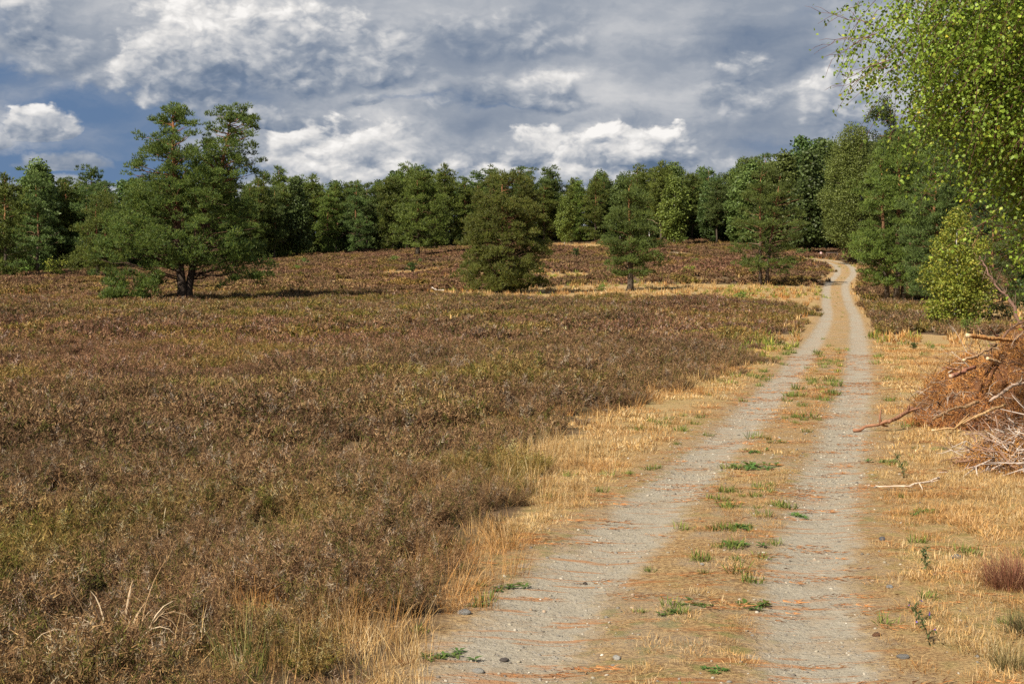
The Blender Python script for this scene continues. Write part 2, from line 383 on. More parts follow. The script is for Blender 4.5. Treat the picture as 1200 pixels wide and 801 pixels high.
def ground_material():
    m = bpy.data.materials.new('ground'); m.use_nodes = True; nt = m.node_tree; N = nt.nodes; L = nt.links
    b = N['Principled BSDF']; b.inputs['Roughness'].default_value = .95; b.inputs['Specular IOR Level'].default_value = .1
    def M(op, a, b_=None, c=None, clamp=False):
        n = N.new('ShaderNodeMath'); n.operation = op; n.use_clamp = clamp
        for i, v in enumerate((a, b_, c)):
            if v is None: continue
            if isinstance(v, (int, float)): n.inputs[i].default_value = v
            else: L.new(v, n.inputs[i])
        return n.outputs[0]
    def mix(f, a, c, mode='MIX'):
        n = N.new('ShaderNodeMix'); n.data_type = 'RGBA'; n.blend_type = mode
        if isinstance(f, float): n.inputs[0].default_value = f
        else: L.new(f, n.inputs[0])
        for k, v in ((6, a), (7, c)):
            if isinstance(v, tuple): n.inputs[k].default_value = (*v, 1)
            else: L.new(v, n.inputs[k])
        return n.outputs[2]
    def rng_(x, a, b_, smooth=True):
        n = N.new('ShaderNodeMapRange'); n.interpolation_type = 'SMOOTHSTEP' if smooth else 'LINEAR'
        L.new(x, n.inputs[0]); n.inputs[1].default_value = a; n.inputs[2].default_value = b_; return n.outputs[0]
    tc = N.new('ShaderNodeTexCoord'); pos = tc.outputs['Object']
    def noise(sc, det=4, rough=.6, vec=pos):
        n = N.new('ShaderNodeTexNoise'); n.inputs['Scale'].default_value = sc; n.inputs['Detail'].default_value = det; n.inputs['Roughness'].default_value = rough
        L.new(vec, n.inputs['Vector']); return n.outputs['Fac']
    def attrf(nm):
        a = N.new('ShaderNodeAttribute'); a.attribute_name = nm; return a.outputs['Fac']
    s = attrf('s'); heath = attrf('heath'); green = attrf('green')
    sa = M('ABSOLUTE', s)
    n1 = noise(1.3); n2 = noise(6, 5); n3 = noise(35, 5, .7); n4 = noise(160, 3, .7); n0 = noise(.35, 4)
    jit = M('ADD', M('MULTIPLY', M('SUBTRACT', n1, .5), .75), M('MULTIPLY', M('SUBTRACT', n2, .5), .75))
    td = M('ADD', M('ABSOLUTE', M('SUBTRACT', sa, .72)), M('MULTIPLY', jit, .55))
    track = M('SUBTRACT', 1.0, rng_(td, .16, .42))
    path = M('SUBTRACT', 1.0, rng_(M('ADD', sa, jit), 1.15, 1.5))
    # gravel
    v = N.new('ShaderNodeTexVoronoi'); v.inputs['Scale'].default_value = 34; L.new(pos, v.inputs['Vector'])
    v2 = N.new('ShaderNodeTexVoronoi'); v2.inputs['Scale'].default_value = 110; L.new(pos, v2.inputs['Vector'])
    sx = N.new('ShaderNodeSeparateXYZ'); L.new(v.outputs['Color'], sx.inputs[0])
    grav = mix(n2, (.285, .25, .19), (.385, .34, .265))
    grav = mix(M('MULTIPLY', rng_(n3, .40, .62), .6), grav, (.20, .17, .125))
    grav = mix(M('MULTIPLY', rng_(n4, .50, .62), .5), grav, (.46, .41, .32))
    grav = mix(M('MULTIPLY', rng_(n1, .5, .66), .35), grav, (.30, .20, .11))
    stone = M('MULTIPLY', M('SUBTRACT', 1.0, rng_(v.outputs['Distance'], .22, .36)), M('GREATER_THAN', sx.outputs[0], .55))
    stc = mix(sx.outputs[1], (.20, .19, .175), (.52, .47, .40))
    grav = mix(M('MULTIPLY', stone, .75), grav, stc)
    # straw thatch
    mp = N.new('ShaderNodeMapping'); mp.inputs['Scale'].default_value = (30, 70, 30); mp.inputs['Rotation'].default_value = (0, 0, .5); L.new(pos, mp.inputs[0])
    st1 = noise(1.0, 5, .7, mp.outputs[0])
    straw = mix(rng_(st1, .3, .7), (.19, .115, .055), (.58, .42, .20))
    straw = mix(M('MULTIPLY', rng_(n1, .42, .68), .5), straw, (.34, .185, .075))
    straw = mix(M('MULTIPLY', rng_(n2, .52, .72), .45), straw, (.22, .125, .06))
    straw = mix(M('MULTIPLY', green, M('MULTIPLY', rng_(n2, .45, .6), .35)), straw, (.20, .21, .05))
    # soil under the heather
    soil = mix(n3, (.085, .055, .032), (.19, .125, .07))
    soil = mix(M('MULTIPLY', rng_(n0, .45, .6), .4), soil, (.085, .080, .030))
    # centre strip between the wheel tracks: thatch with rusty needle litter
    strip = mix(rng_(n3, .38, .62), (.21, .125, .060), (.46, .31, .145))
    strip = mix(M('MULTIPLY', rng_(n2, .5, .62), M('MULTIPLY', rng_(n0, .42, .58), .6)), strip, (.17, .18, .055))
    strip = mix(M('MULTIPLY', rng_(n1, .45, .65), .5), strip, grav)
    # rusty needle drifts lying across the track
    mp2 = N.new('ShaderNodeMapping'); mp2.inputs['Scale'].default_value = (1.5, 10, 3); mp2.inputs['Rotation'].default_value = (0, 0, -.10); L.new(pos, mp2.inputs[0])
    dr = noise(1.0, 5, .65, mp2.outputs[0])
    drm = M('MULTIPLY', rng_(dr, .555, .62), rng_(n0, .32, .5))
    pc = mix(track, strip, grav)
    pc = mix(M('MULTIPLY', drm, .75), pc, (.34, .15, .055))
    col = mix(path, straw, pc)
    hm = rng_(M('ADD', heath, M('MULTIPLY', jit, .25)), .35, .6)
    col = mix(hm, col, soil)
    L.new(col, b.inputs['Base Color'])
    h = M('ADD', M('MULTIPLY', n2, .03), M('MULTIPLY', n3, .012))
    h = M('ADD', h, M('MULTIPLY', n4, .004)); h = M('ADD', h, M('MULTIPLY', stone, .008))
    h = M('ADD', h, M('MULTIPLY', M('SUBTRACT', 1.0, track), M('MULTIPLY', st1, .02)))
    bp = N.new('ShaderNodeBump'); bp.inputs['Strength'].default_value = 1.0; bp.inputs['Distance'].default_value = 1.0; L.new(h, bp.inputs['Height']); L.new(bp.outputs[0], b.inputs['Normal'])
    return m

# ------------------------------------------------------------------ zones
def edge_left(y): return np.interp(y, [0, 7, 10, 12, 16, 20, 24, 28, 38, 56, 80, 96, 130, 200], [1.3, 1.45, 1.7, 1.95, 2.5, 2.9, 2.7, 2.2, 2.1, 1.9, 1.7, 1.5, 1.4, 1.5])
def zones(x, y):
    x = np.asarray(x, float); y = np.asarray(y, float); s = path_s(x, y)
    col = 600+1667*x/np.maximum(y, 8)
    j = (fbm(x/1.4, y/1.4, 31)-.5)*1.3
    J = (fbm(x/9, y/9, 77)-.5)
    left = 1/(1+np.exp(-((-s)-edge_left(y)+j*np.clip(y/20, .4, 2))*5))
    # the dry strip behind the near heath
    lo = np.interp(col, [-400, 0, 200, 400, 640, 1000], [97, 97, 97, 97, 90, 86.5]); hi = np.interp(col, [-400, 0, 250, 420, 560, 640, 760, 1000], [97, 97.5, 99, 97, 99, 110, 117, 115])
    yy = y+J*7+j*1.5
    band = ((yy > lo) & (yy < hi) & (x < 28)).astype(float)
    heath = left*(1-band)
    # dry margin in front of the far wood
    fr = np.interp(col, [-400, 0, 150, 400, 600, 700, 860, 1000], [166, 166, 178, 206, 206, 196, 190, 158])+J*10
    inb = ((col > 615+J*40) & (col < 875+J*40) & (y > fr) & (y < fr+24)).astype(float)
    heath = heath*(1-inb)
    # thin, bare patches far left
    bare = ((fbm(x/5, y/9, 55) > .66) & (y > 88) & (y < 150)).astype(float)
    heath = heath*(1-bare*.85)
    # right of the track
    rp = ((s > 1.5+j*.5) & (s < 7.0+J*4) & (y > 54+j*3) & (y < 92)).astype(float)
    rp = np.maximum(rp, ((s > 1.6) & (y > 98)).astype(float)*.9)
    heath = np.where(s > 0, rp, heath)
    green = np.clip((fbm(x/4, y/4, 91)-.45)*5, 0, 1)
    green = np.maximum(green, np.exp(-((y-30)/9)**2-((s+2.6)/1.4)**2)*1.3)
    return s, heath, green

# ------------------------------------------------------------------ ground sheet
def axis(segs):
    out = []
    for a, b, st in segs: out += list(np.arange(a, b, st))
    out.append(segs[-1][1]); return np.array(out)
ys = axis([(-300, -20, 40), (-20, 4, 1), (4, 30, .14), (30, 70, .4), (70, 260, 1.2), (260, 400, 10), (400, 1000, 60), (1000, 8000, 700)])
xs = axis([(-6000, -600, 600), (-600, -120, 30), (-120, -40, 2.2), (-40, -12, .8), (-12, 12, .14), (12, 40, .55), (40, 120, 2.2), (120, 600, 30), (600, 6000, 600)])
X, Y = np.meshgrid(xs, ys); Z = ground_z(X.ravel(), Y.ravel())
s_, h_, g_ = zones(X.ravel(), Y.ravel())
V = np.stack([X.ravel(), Y.ravel(), Z], 1); nx = len(xs); ny = len(ys)
I = np.arange(nx*ny).reshape(ny, nx)
Q = np.stack([I[:-1, :-1], I[:-1, 1:], I[1:, 1:], I[1:, :-1]], -1).reshape(-1, 4)
gm = mesh_np('ground', V, Q, ground_material(), smooth=True, k=4)
for nm, arr in (('s', np.where(s_ < 0, s_*(1-.2*np.clip((15-Y.ravel())/7, 0, 1)), s_)), ('heath', h_), ('green', g_)):
    a = gm.attributes.new(nm, 'FLOAT', 'POINT'); a.data.foreach_set('value', arr.astype(np.float32))
link('ground', gm, kind='structure')

# ------------------------------------------------------------------ scattering of uncountable cover
def scatter(name, P, variants, scale, tint, tilt=.15, seed=0, kind='stuff', label=None, category=None):
    r = np.random.default_rng(seed); n = len(P)
    me = bpy.data.meshes.new(name); me.vertices.add(n); me.vertices.foreach_set('co', np.asarray(P, np.float32).ravel())
    a = me.attributes.new('rot', 'FLOAT_VECTOR', 'POINT')
    rot = np.stack([r.normal(size=n)*tilt, r.normal(size=n)*tilt, r.random(n)*6.283], 1).astype(np.float32); a.data.foreach_set('vector', rot.ravel())
    a = me.attributes.new('scl', 'FLOAT', 'POINT'); a.data.foreach_set('value', np.broadcast_to(scale, (n,)).astype(np.float32))
    a = me.attributes.new('idx', 'INT', 'POINT'); a.data.foreach_set('value', r.integers(0, len(variants), n).astype(np.int32))
    a = me.attributes.new('tint', 'FLOAT_COLOR', 'POINT'); t4 = np.ones((n, 4), np.float32); t4[:, :3] = tint; a.data.foreach_set('color', t4.ravel())
    o = link(name, me, kind=kind)
    if label: o['label'] = label
    if category: o['category'] = category
    col = bpy.data.collections.new(name+'_kinds')
    for i, v in enumerate(variants):
        s = bpy.data.objects.new('%s_kind' % name, v); col.objects.link(s)
    g = bpy.data.node_groups.new(name, 'GeometryNodeTree'); N = g.nodes; L = g.links
    g.interface.new_socket('Geometry', in_out='INPUT', socket_type='NodeSocketGeometry')
    g.interface.new_socket('Geometry', in_out='OUTPUT', socket_type='NodeSocketGeometry')
    gi = N.new('NodeGroupInput'); go = N.new('NodeGroupOutput'); ip = N.new('GeometryNodeInstanceOnPoints')
    ci = N.new('GeometryNodeCollectionInfo'); ci.inputs['Collection'].default_value = col; ci.inputs['Separate Children'].default_value = True; ci.inputs['Reset Children'].default_value = True
    def at_(nm, dt):
        k = N.new('GeometryNodeInputNamedAttribute'); k.data_type = dt; k.inputs['Name'].default_value = nm; return k.outputs['Attribute']
    er = N.new('FunctionNodeEulerToRotation'); L.new(at_('rot', 'FLOAT_VECTOR'), er.inputs[0])
    L.new(gi.outputs[0], ip.inputs['Points']); L.new(ci.outputs[0], ip.inputs['Instance']); ip.inputs['Pick Instance'].default_value = True
    L.new(at_('idx', 'INT'), ip.inputs['Instance Index']); L.new(er.outputs[0], ip.inputs['Rotation']); L.new(at_('scl', 'FLOAT'), ip.inputs['Scale'])
    L.new(ip.outputs[0], go.inputs[0])
    md = o.modifiers.new('scatter', 'NODES'); md.node_group = g
    return o
def region(y0, y1, dens, r, cmin=-160, cmax=1360):
    """random ground positions between two distances, across the view and a margin beside it"""
    a = (cmin-600)/1667; b = (cmax-600)/1667
    area = (b-a)*(y1*y1-y0*y0)/2+6*(y1-y0); n = int(area*dens)
    y = np.sqrt(r.random(n)*(y1*y1-y0*y0)+y0*y0); x = (a*y-3)+(r.random(n))*((b-a)*y+6)
    return x, y

def heather(seed, stems, sprigs, w, hgt=.34, L=(.04, .09)):
    r = np.random.default_rng(seed); g = Geo()
    BR = [(.285, .166, .078), (.215, .120, .060), (.38, .245, .125), (.145, .080, .045)]
    GR = [(.125, .115, .030), (.085, .088, .024), (.19, .155, .045)]
    GY = [(.42, .34, .24), (.30, .22, .16)]
    a = r.random(stems)*6.283; lean = r.random(stems)**.7*.85; base = np.stack([np.cos(a), np.sin(a), a*0], 1)*(r.random((stems, 1))*.10)
    d = np.stack([np.cos(a)*np.sin(lean), np.sin(a)*np.sin(lean), np.cos(lean)], 1); SL = hgt*(.75+.5*r.random(stems))/np.maximum(np.cos(lean), .6)
    g.blades(base, d, SL, w*1.1, pal([(.16, .12, .09), (.10, .07, .05), (.26, .21, .17)], stems, r), r)
    for k in range(stems):
        n = sprigs; t = .22+.78*r.random(n)**.8
        p = base[k]+d[k]*SL[k]*t[:, None]+r.normal(size=(n, 3))*.018*(hgt/.34)
        dd = unit(d[k]*.5+r.normal(size=(n, 3))*.8+np.array([0, 0, .2]))
        q = r.random()
        c = pal(GR if q < .19 else (GY if q > .93 else BR), n, r, .25)
        g.blades(p, dd, L[0]+(L[1]-L[0])*r.random(n), w, c, r)
    return g.mesh('heather', M_inst)
H0 = [heather(10+i, 46, 62, .0052, L=(.022, .055), hgt=.27) for i in range(5)]
H1 = [heather(30+i, 32, 34, .0100, L=(.028, .06), hgt=.25) for i in range(4)]
H2 = [heather(50+i, 18, 18, .019, L=(.04, .08), hgt=.20) for i in range(4)]
H3 = [heather(70+i, 12, 14, .036, L=(.06, .11), hgt=.16) for i in range(3)]

def heather_tint(x, y, r):
    n = len(x); t = fbm(x/2.3, y/3.0, 201)
    big = fbm(x/9, y/14, 207)
    T = np.ones((n, 3))
    g = np.clip((t-.53)*8, 0, 1)[:, None]*.9; T = T*(1-g)+np.array([1.0, 1.15, .64])*g
    p = np.clip((big-.5)*5, 0, 1)[:, None]*.8; T = T*(1-p)+T*np.array([1.14, 1.0, 1.12])*p
    q = np.clip((.44-t)*7, 0, 1)[:, None]*.6; T = T*(1-q)+T*np.array([.52, .52, .58])*q
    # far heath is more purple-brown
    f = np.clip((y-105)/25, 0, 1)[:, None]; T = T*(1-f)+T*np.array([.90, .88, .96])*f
    return T*(.68+.38*r.random((n, 1)))
r = np.random.default_rng(99)
for nm, y0, y1, dens, H, sc in (('heather', 4.5, 15, 10, H0, 1.0), ('heather', 15, 42, 7.5, H1, 1.08), ('heather', 42, 98, 3.6, H2, 1.35), ('heather', 98, 222, 1.5, H3, 1.75)):
    x, y = region(y0, y1, dens, r); s, h, g = zones(x, y)
    hgt = np.clip(fbm(x/1.1, y/1.1, 300), 0, 1)
    k = (h > .30+.62*r.random(len(x))) & (hgt > -1); x = x[k]; y = y[k]; hgt = hgt[k]; h = h[k]
    z = ground_z(x, y)-.02
    edg = np.clip((-path_s(x, y)-edge_left(y))/1.6, 0, 1); hgt = hgt*np.where(path_s(x, y) < 0, .45+.55*edg, 1)
    scatter(nm, np.stack([x, y, z], 1), H, sc*np.maximum(.34+1.45*hgt, .72)*np.clip(.45+.6*h, .45, 1)*(.85+.3*r.random(len(x))), heather_tint(x, y, r), .16, 5)

def grass_tuft(seed, n, hgt, w, spread, lean, cols, droop=.5):
    r = np.random.default_rng(seed); g = Geo()
    a = r.random(n)*6.283; base = np.stack([np.cos(a), np.sin(a), a*0], 1)*(r.random((n, 1))**.7*spread)
    ll = r.random(n)*lean; a2 = a+r.normal(size=n)*.9; d = np.stack([np.cos(a2)*np.sin(ll), np.sin(a2)*np.sin(ll), np.cos(ll)], 1)
    g.bent(base, d, hgt*(.45+.75*r.random(n)), w, pal(cols, n, r, .25), r, droop)
    return g.mesh('grass', M_inst)
GOLD = [(.54, .35, .135), (.62, .43, .19), (.42, .24, .09), (.34, .20, .085), (.64, .50, .29)]
GREENS = [(.13, .17, .035), (.19, .21, .05), (.09, .13, .03)]
T0 = [grass_tuft(100+i, 60, .29, .0030, .15, .8, GOLD) for i in range(4)]
T1 = [grass_tuft(110+i, 45, .27, .0075, .15, .9, GOLD) for i in range(3)]
T2 = [grass_tuft(120+i, 22, .34, .032, .20, .8, GOLD) for i in range(3)]
S0 = [grass_tuft(130+i, 80, .075, .0036, .17, 1.5, GOLD, .6) for i in range(4)]
S1 = [grass_tuft(140+i, 50, .085, .009, .22, 1.45, GOLD, .6) for i in range(3)]
G0 = [grass_tuft(150+i, 40, .07, .006, .07, 1.1, GREENS) for i in range(3)]
G1 = [grass_tuft(155+i, 26, .26, .035, .20, 1.0, GREENS+[(.26, .26, .06)]) for i in range(3)]
def straw_tint(x, y, r):
    n = len(x); t = np.clip((fbm(x/1.7, y/1.7, 401)-.45)*4, 0, 1)[:, None]
    T = np.ones((n, 3))*(1-t)+np.array([.78, .60, .46])*t
    t2 = np.clip((fbm(x/.45, y/.45, 402)-.52)*6, 0, 1)[:, None]*.6; T = T*(1-t2)+T*np.array([.62, .62, .6])*t2
    return T*(.8+.4*r.random((n, 1)))
# tall gold tufts along the heather edge
for y0, y1, dens, H, sc in ((4.5, 18, 44, T0, 1), (18, 50, 17, T1, 1)):
    x, y = region(y0, y1, dens, r); s, h, g = zones(x, y); e = edge_left(y)
    pr = np.exp(-(((-s)-e-.1)/np.where(-s > e+.1, 1.1, .45))**2)*.85+np.where((-s > e) & (-s < e+5), .07+.16*np.clip(1-(-s-e)/2.6, 0, 1), .006)
    nn = fbm(x/.9, y/.9, 444); pr = pr*np.clip((nn-.36)*5, .05, 1)
    pr = pr*(s < -1.25)
    k = r.random(len(x)) < pr; x = x[k]; y = y[k]
    scatter('dry_grass', np.stack([x, y, ground_z(x, y)], 1), H, sc*(.40+.65*r.random(len(x))**1.3), straw_tint(x, y, r), .12, 8)
# short straw turf
for y0, y1, dens, H in ((4.5, 16, 75, S0), (16, 45, 26, S1)):
    x, y = region(y0, y1, dens, r); s, h, g = zones(x, y)
    pr = np.where(s > 0, np.clip((s-1.15)*2.5, 0, 1), np.clip((-s-1.3)*2.2, 0, .8))*(h < .5)
    cn = np.abs(s) < .36
    pr = pr*np.clip((fbm(x/.8, y/.8, 460)-.28)*5, .30, 1)
    pr = np.maximum(pr, cn*np.clip((fbm(x/.5, y/.5, 461)-.42)*5, 0, .6))
    k = r.random(len(x)) < pr; x = x[k]; y = y[k]
    scatter('dry_turf', np.stack([x, y, ground_z(x, y)], 1), H, (.45+.65*r.random(len(x)))*np.where(np.abs(path_s(x, y)) < .5, .7, 1), straw_tint(x, y, r), .1, 9)
x, y = region(45, 240, 1.1, r); s, h, g = zones(x, y)
k = (np.abs(s) > 1.25) & (r.random(len(x)) < np.where(h < .4, .8, .10*np.clip((fbm(x/6, y/9, 888)-.42)*8, 0, 1)*(y > 60))); x = x[k]; y = y[k]
scatter('dry_grass', np.stack([x, y, ground_z(x, y)], 1), T2, (.55+.7*r.random(len(x))), straw_tint(x, y, r), .12, 10)
# green growth: specks between the wheel tracks, along the verges, and in the hollow
x, y = region(4.5, 45, 14, r); s, h, g = zones(x, y)
cl = fbm(x/.7, y/.7, 500)
pr = (np.abs(s) < .42)*np.clip((cl-.46)*6, 0, 1)*np.where(y > 18, .42, .85)*np.clip((y-6)/5, .25, 1)
pr = np.maximum(pr, ((s > 1.1) & (s < 1.9))*np.clip((cl-.52)*8, 0, 1)*.45)
pr = np.maximum(pr, ((s > 1.9) & (h < .4))*np.clip((cl-.60)*8, 0, 1)*.25)
pr = np.maximum(pr, ((s < -1.0) & (s > -2.0))*np.clip((cl-.54)*7, 0, 1)*.5)
k = r.random(len(x)) < pr; x = x[k]; y = y[k]
scatter('green_grass', np.stack([x, y, ground_z(x, y)], 1), G0, (.6+.8*r.random(len(x)))*np.clip(y/16, 1, 1.6), np.ones((len(x), 3))*(.8+.5*r.random((len(x), 1))), .1, 11)
x, y = region(24, 230, 1.6, r); s, h, g = zones(x, y); cc, rr = project(x, y, ground_z(x, y))
def blob(c0, r0, a, b): return np.exp(-((cc-c0)/a)**2-((rr-r0)/b)**2)
pr = (blob(890, 408, 34, 14)*1.2*(s < -1.2)+blob(868, 346, 60, 4)+blob(700, 327, 60, 10)*.55+blob(900, 340, 60, 5)*.6+blob(650, 350, 60, 3)*.5+blob(520, 333, 60, 8)*.35+blob(370, 305, 50, 7)*.4
      + blob(940, 297, 30, 5)+blob(40, 318, 60, 6)*.8+blob(1040, 398, 40, 5)*1.0+blob(700, 296, 20, 5)*.5+blob(1000, 300, 60, 12)*.2+blob(830, 285, 80, 5)*.25
      +(np.abs(s) < .4)*.35*np.clip((fbm(x/3, y/3, 511)-.4)*5, 0, 1)+blob(930, 318, 25, 4)*.5)
k = (r.random(len(x)) < pr*.85); x = x[k]; y = y[k]
scatter('bracken', np.stack([x, y, ground_z(x, y)], 1), G1, np.where(np.abs(path_s(x, y)) < .5, .35, 1)*(.5+.8*r.random(len(x))), np.array([1.25, 1.15, 1.0])*(.8+.6*r.random((len(x), 1))), .15, 12)

# gravel on the wheel tracks
def pebble(seed):
    r = np.random.default_rng(seed); import bmesh
    bm = bmesh.new(); bmesh.ops.create_icosphere(bm, subdivisions=1, radius=1)
    V = np.array([v.co[:] for v in bm.verts])*(1+(r.random((len(bm.verts), 1))-.5)*.5)*np.array([1, .75, .5]); F = [[v.index for v in f.verts] for f in bm.faces]; bm.free()
    g = Geo(); g.add(V, F, (1, 1, 1)); return g
PEB = [pebble(600+i).mesh('pebble', M_inst) for i in range(4)]
x, y = region(4.5, 30, 300, r); s = path_s(x, y); sa = np.abs(s)
pr = np.exp(-((sa-.72)/.34)**2)*np.clip((fbm(x/.6, y/.6, 620)-.3)*4, .15, 1)+.06*(sa < 1.9); pr = pr*np.clip(14/y, .3, 1)
k = r.random(len(x)) < pr; x = x[k]; y = y[k]; n = len(x)
cc = pal([(.33, .29, .22), (.24, .22, .19), (.46, .41, .33), (.60, .57, .5), (.15, .13, .11), (.36, .27, .19)], n, r, .2, p=[.36, .28, .17, .012, .108, .07])
scatter('gravel', np.stack([x, y, ground_z(x, y)+.001], 1), PEB, .004+.015*r.random(n)**3.2+.004*(y > 13), cc, .3, 13)
# rusty pine litter lying on the tracks in thin drifts
def litter(seed, n=30):
    r = np.random.default_rng(seed); g = Geo()
    base = np.stack([r.normal(size=n)*.10, r.normal(size=n)*.016, .006+r.random(n)*.012], 1)
    a = r.normal(size=n)*.5; d = np.stack([np.cos(a), np.sin(a), r.normal(size=n)*.08], 1)
    g.blades(base, unit(d), .03+.04*r.random(n), .0045, pal([(.40, .17, .06), (.30, .12, .045), (.48, .25, .10), (.17, .08, .04)], n, r, .2), r)
    return g.mesh('pine_litter', M_inst)
LT = [litter(700+i) for i in range(4)]
x, y = region(4.5, 40, 30, r); s = path_s(x, y); sa = np.abs(s)
nn = fbm(x/2.0, y/.28, 640)
pr = (s > -1.6)*(s < 2.2)*np.clip((nn-.53)*9, 0, 1)*np.where(s > 0, .6, .28)+.03*(sa < 1.5)+.03*(sa < 4.5)
k = r.random(len(x)) < pr; x = x[k]; y = y[k]; n = len(x)
o = scatter('pine_litter', np.stack([x, y, ground_z(x, y)+.003], 1), LT, .7+.8*r.random(n), np.ones((n, 3))*(.8+.4*r.random((n, 1))), .03, 14)
ra = np.zeros((n, 3), np.float32); ra[:, 2] = r.normal(size=n)*.25; o.data.attributes['rot'].data.foreach_set('vector', ra.ravel())

# ------------------------------------------------------------------ trees
PINE = [(.125, .168, .030), (.152, .196, .036), (.100, .138, .030), (.178, .215, .042)]
PINE_BLUE = [(.118, .168, .044), (.142, .195, .050), (.095, .138, .038)]
BIRCH = [(.15, .21, .035), (.20, .26, .045), (.11, .16, .030), (.25, .29, .055)]
BARK_LO = (.075, .058, .045); BARK_HI = (.26, .125, .060)

def env_radius(env, h, phi):
    e = np.array(env, float); l = np.interp(h, e[:, 0], e[:, 1]); rr = np.interp(h, e[:, 0], e[:, 2])
    c = (rr-l)/2; return c, (rr+l)/2*np.where(np.abs(np.cos(phi)) > 0, 1, 1)
def needle_pads(g, P, size, r, tufts, k, L, w, cols, flat=.42):
    """flattened pads of needle tufts at branch ends"""
    for p, sz in zip(P, size):
        # a bough end: a few domed sprays close together, leaving shaded gaps between boughs
        m = max(2, int(3.2*sz/.7+r.random())); n = max(4, int(tufts*1.25*(sz/.7)**2/m)); tone = 1+(r.random()-.5)*.4
        for j in range(m):
            o_ = r.normal(size=3)*np.array([.44, .44, .20])*sz; s2 = sz*(.42+.25*r.random())
            q = unit(r.normal(size=(n, 3))+np.array([0, 0, .55]))*(r.random((n, 1))**.22); q[:, 2] = np.where(q[:, 2] < -.1, -.1, q[:, 2])
            c = p+o_+q*np.array([s2, s2, s2*flat*1.55])
            base = np.repeat(c, k, axis=0); d = unit(np.repeat(q, k, axis=0)*.8+r.normal(size=(n*k, 3))*.42+np.array([0, 0, .45]))
            cc = np.repeat(pal(cols, n, r, .2), k, axis=0)*tone
            g.blades(base-d*L*.3, d, L*(.7+.6*r.random(n*k)), w, cc, r)
def leaf_pads(g, P, size, r, n0, L, cols, flat=.8):
    for p, sz in zip(P, size):
        n = max(4, int(n0*(sz/.7)**2)); q = unit(r.normal(size=(n, 3)))*(r.random((n, 1))**.4)
        c = p+q*np.array([sz, sz, sz*flat]); tone = 1+(r.random()-.5)*.3
        g.leaves(c, L*(.7+.6*r.random(n)), L*.75, pal(cols, n, r, .2)*tone, r, nrm=q)
def curve_limb(a, b, r, sag=.0, n=6, jit=.06):
    t = np.linspace(0, 1, n)[:, None]; L = np.linalg.norm(b-a)
    P = a*(1-t)+b*t; P[:, 2] += (np.sin(t[:, 0]*math.pi)*sag*L)
    P[1:-1] += r.normal(size=(n-2, 3))*jit*L*.5; return P
def trunk_at(T, h):
    z = T[:, 2]; return np.array([np.interp(h, z, T[:, 0]), np.interp(h, z, T[:, 1]), h])
def bark_cols(P, H, white=False):
    if white:
        return np.tile(np.array([[.62, .60, .55]]), (len(P), 1))*(.75+.3*np.random.default_rng(3).random((len(P), 1)))
    f = np.clip((P[:, 2]/H-.28)/.35, 0, 1)[:, None]; return np.array(BARK_LO)*(1-f)+np.array(BARK_HI)*f
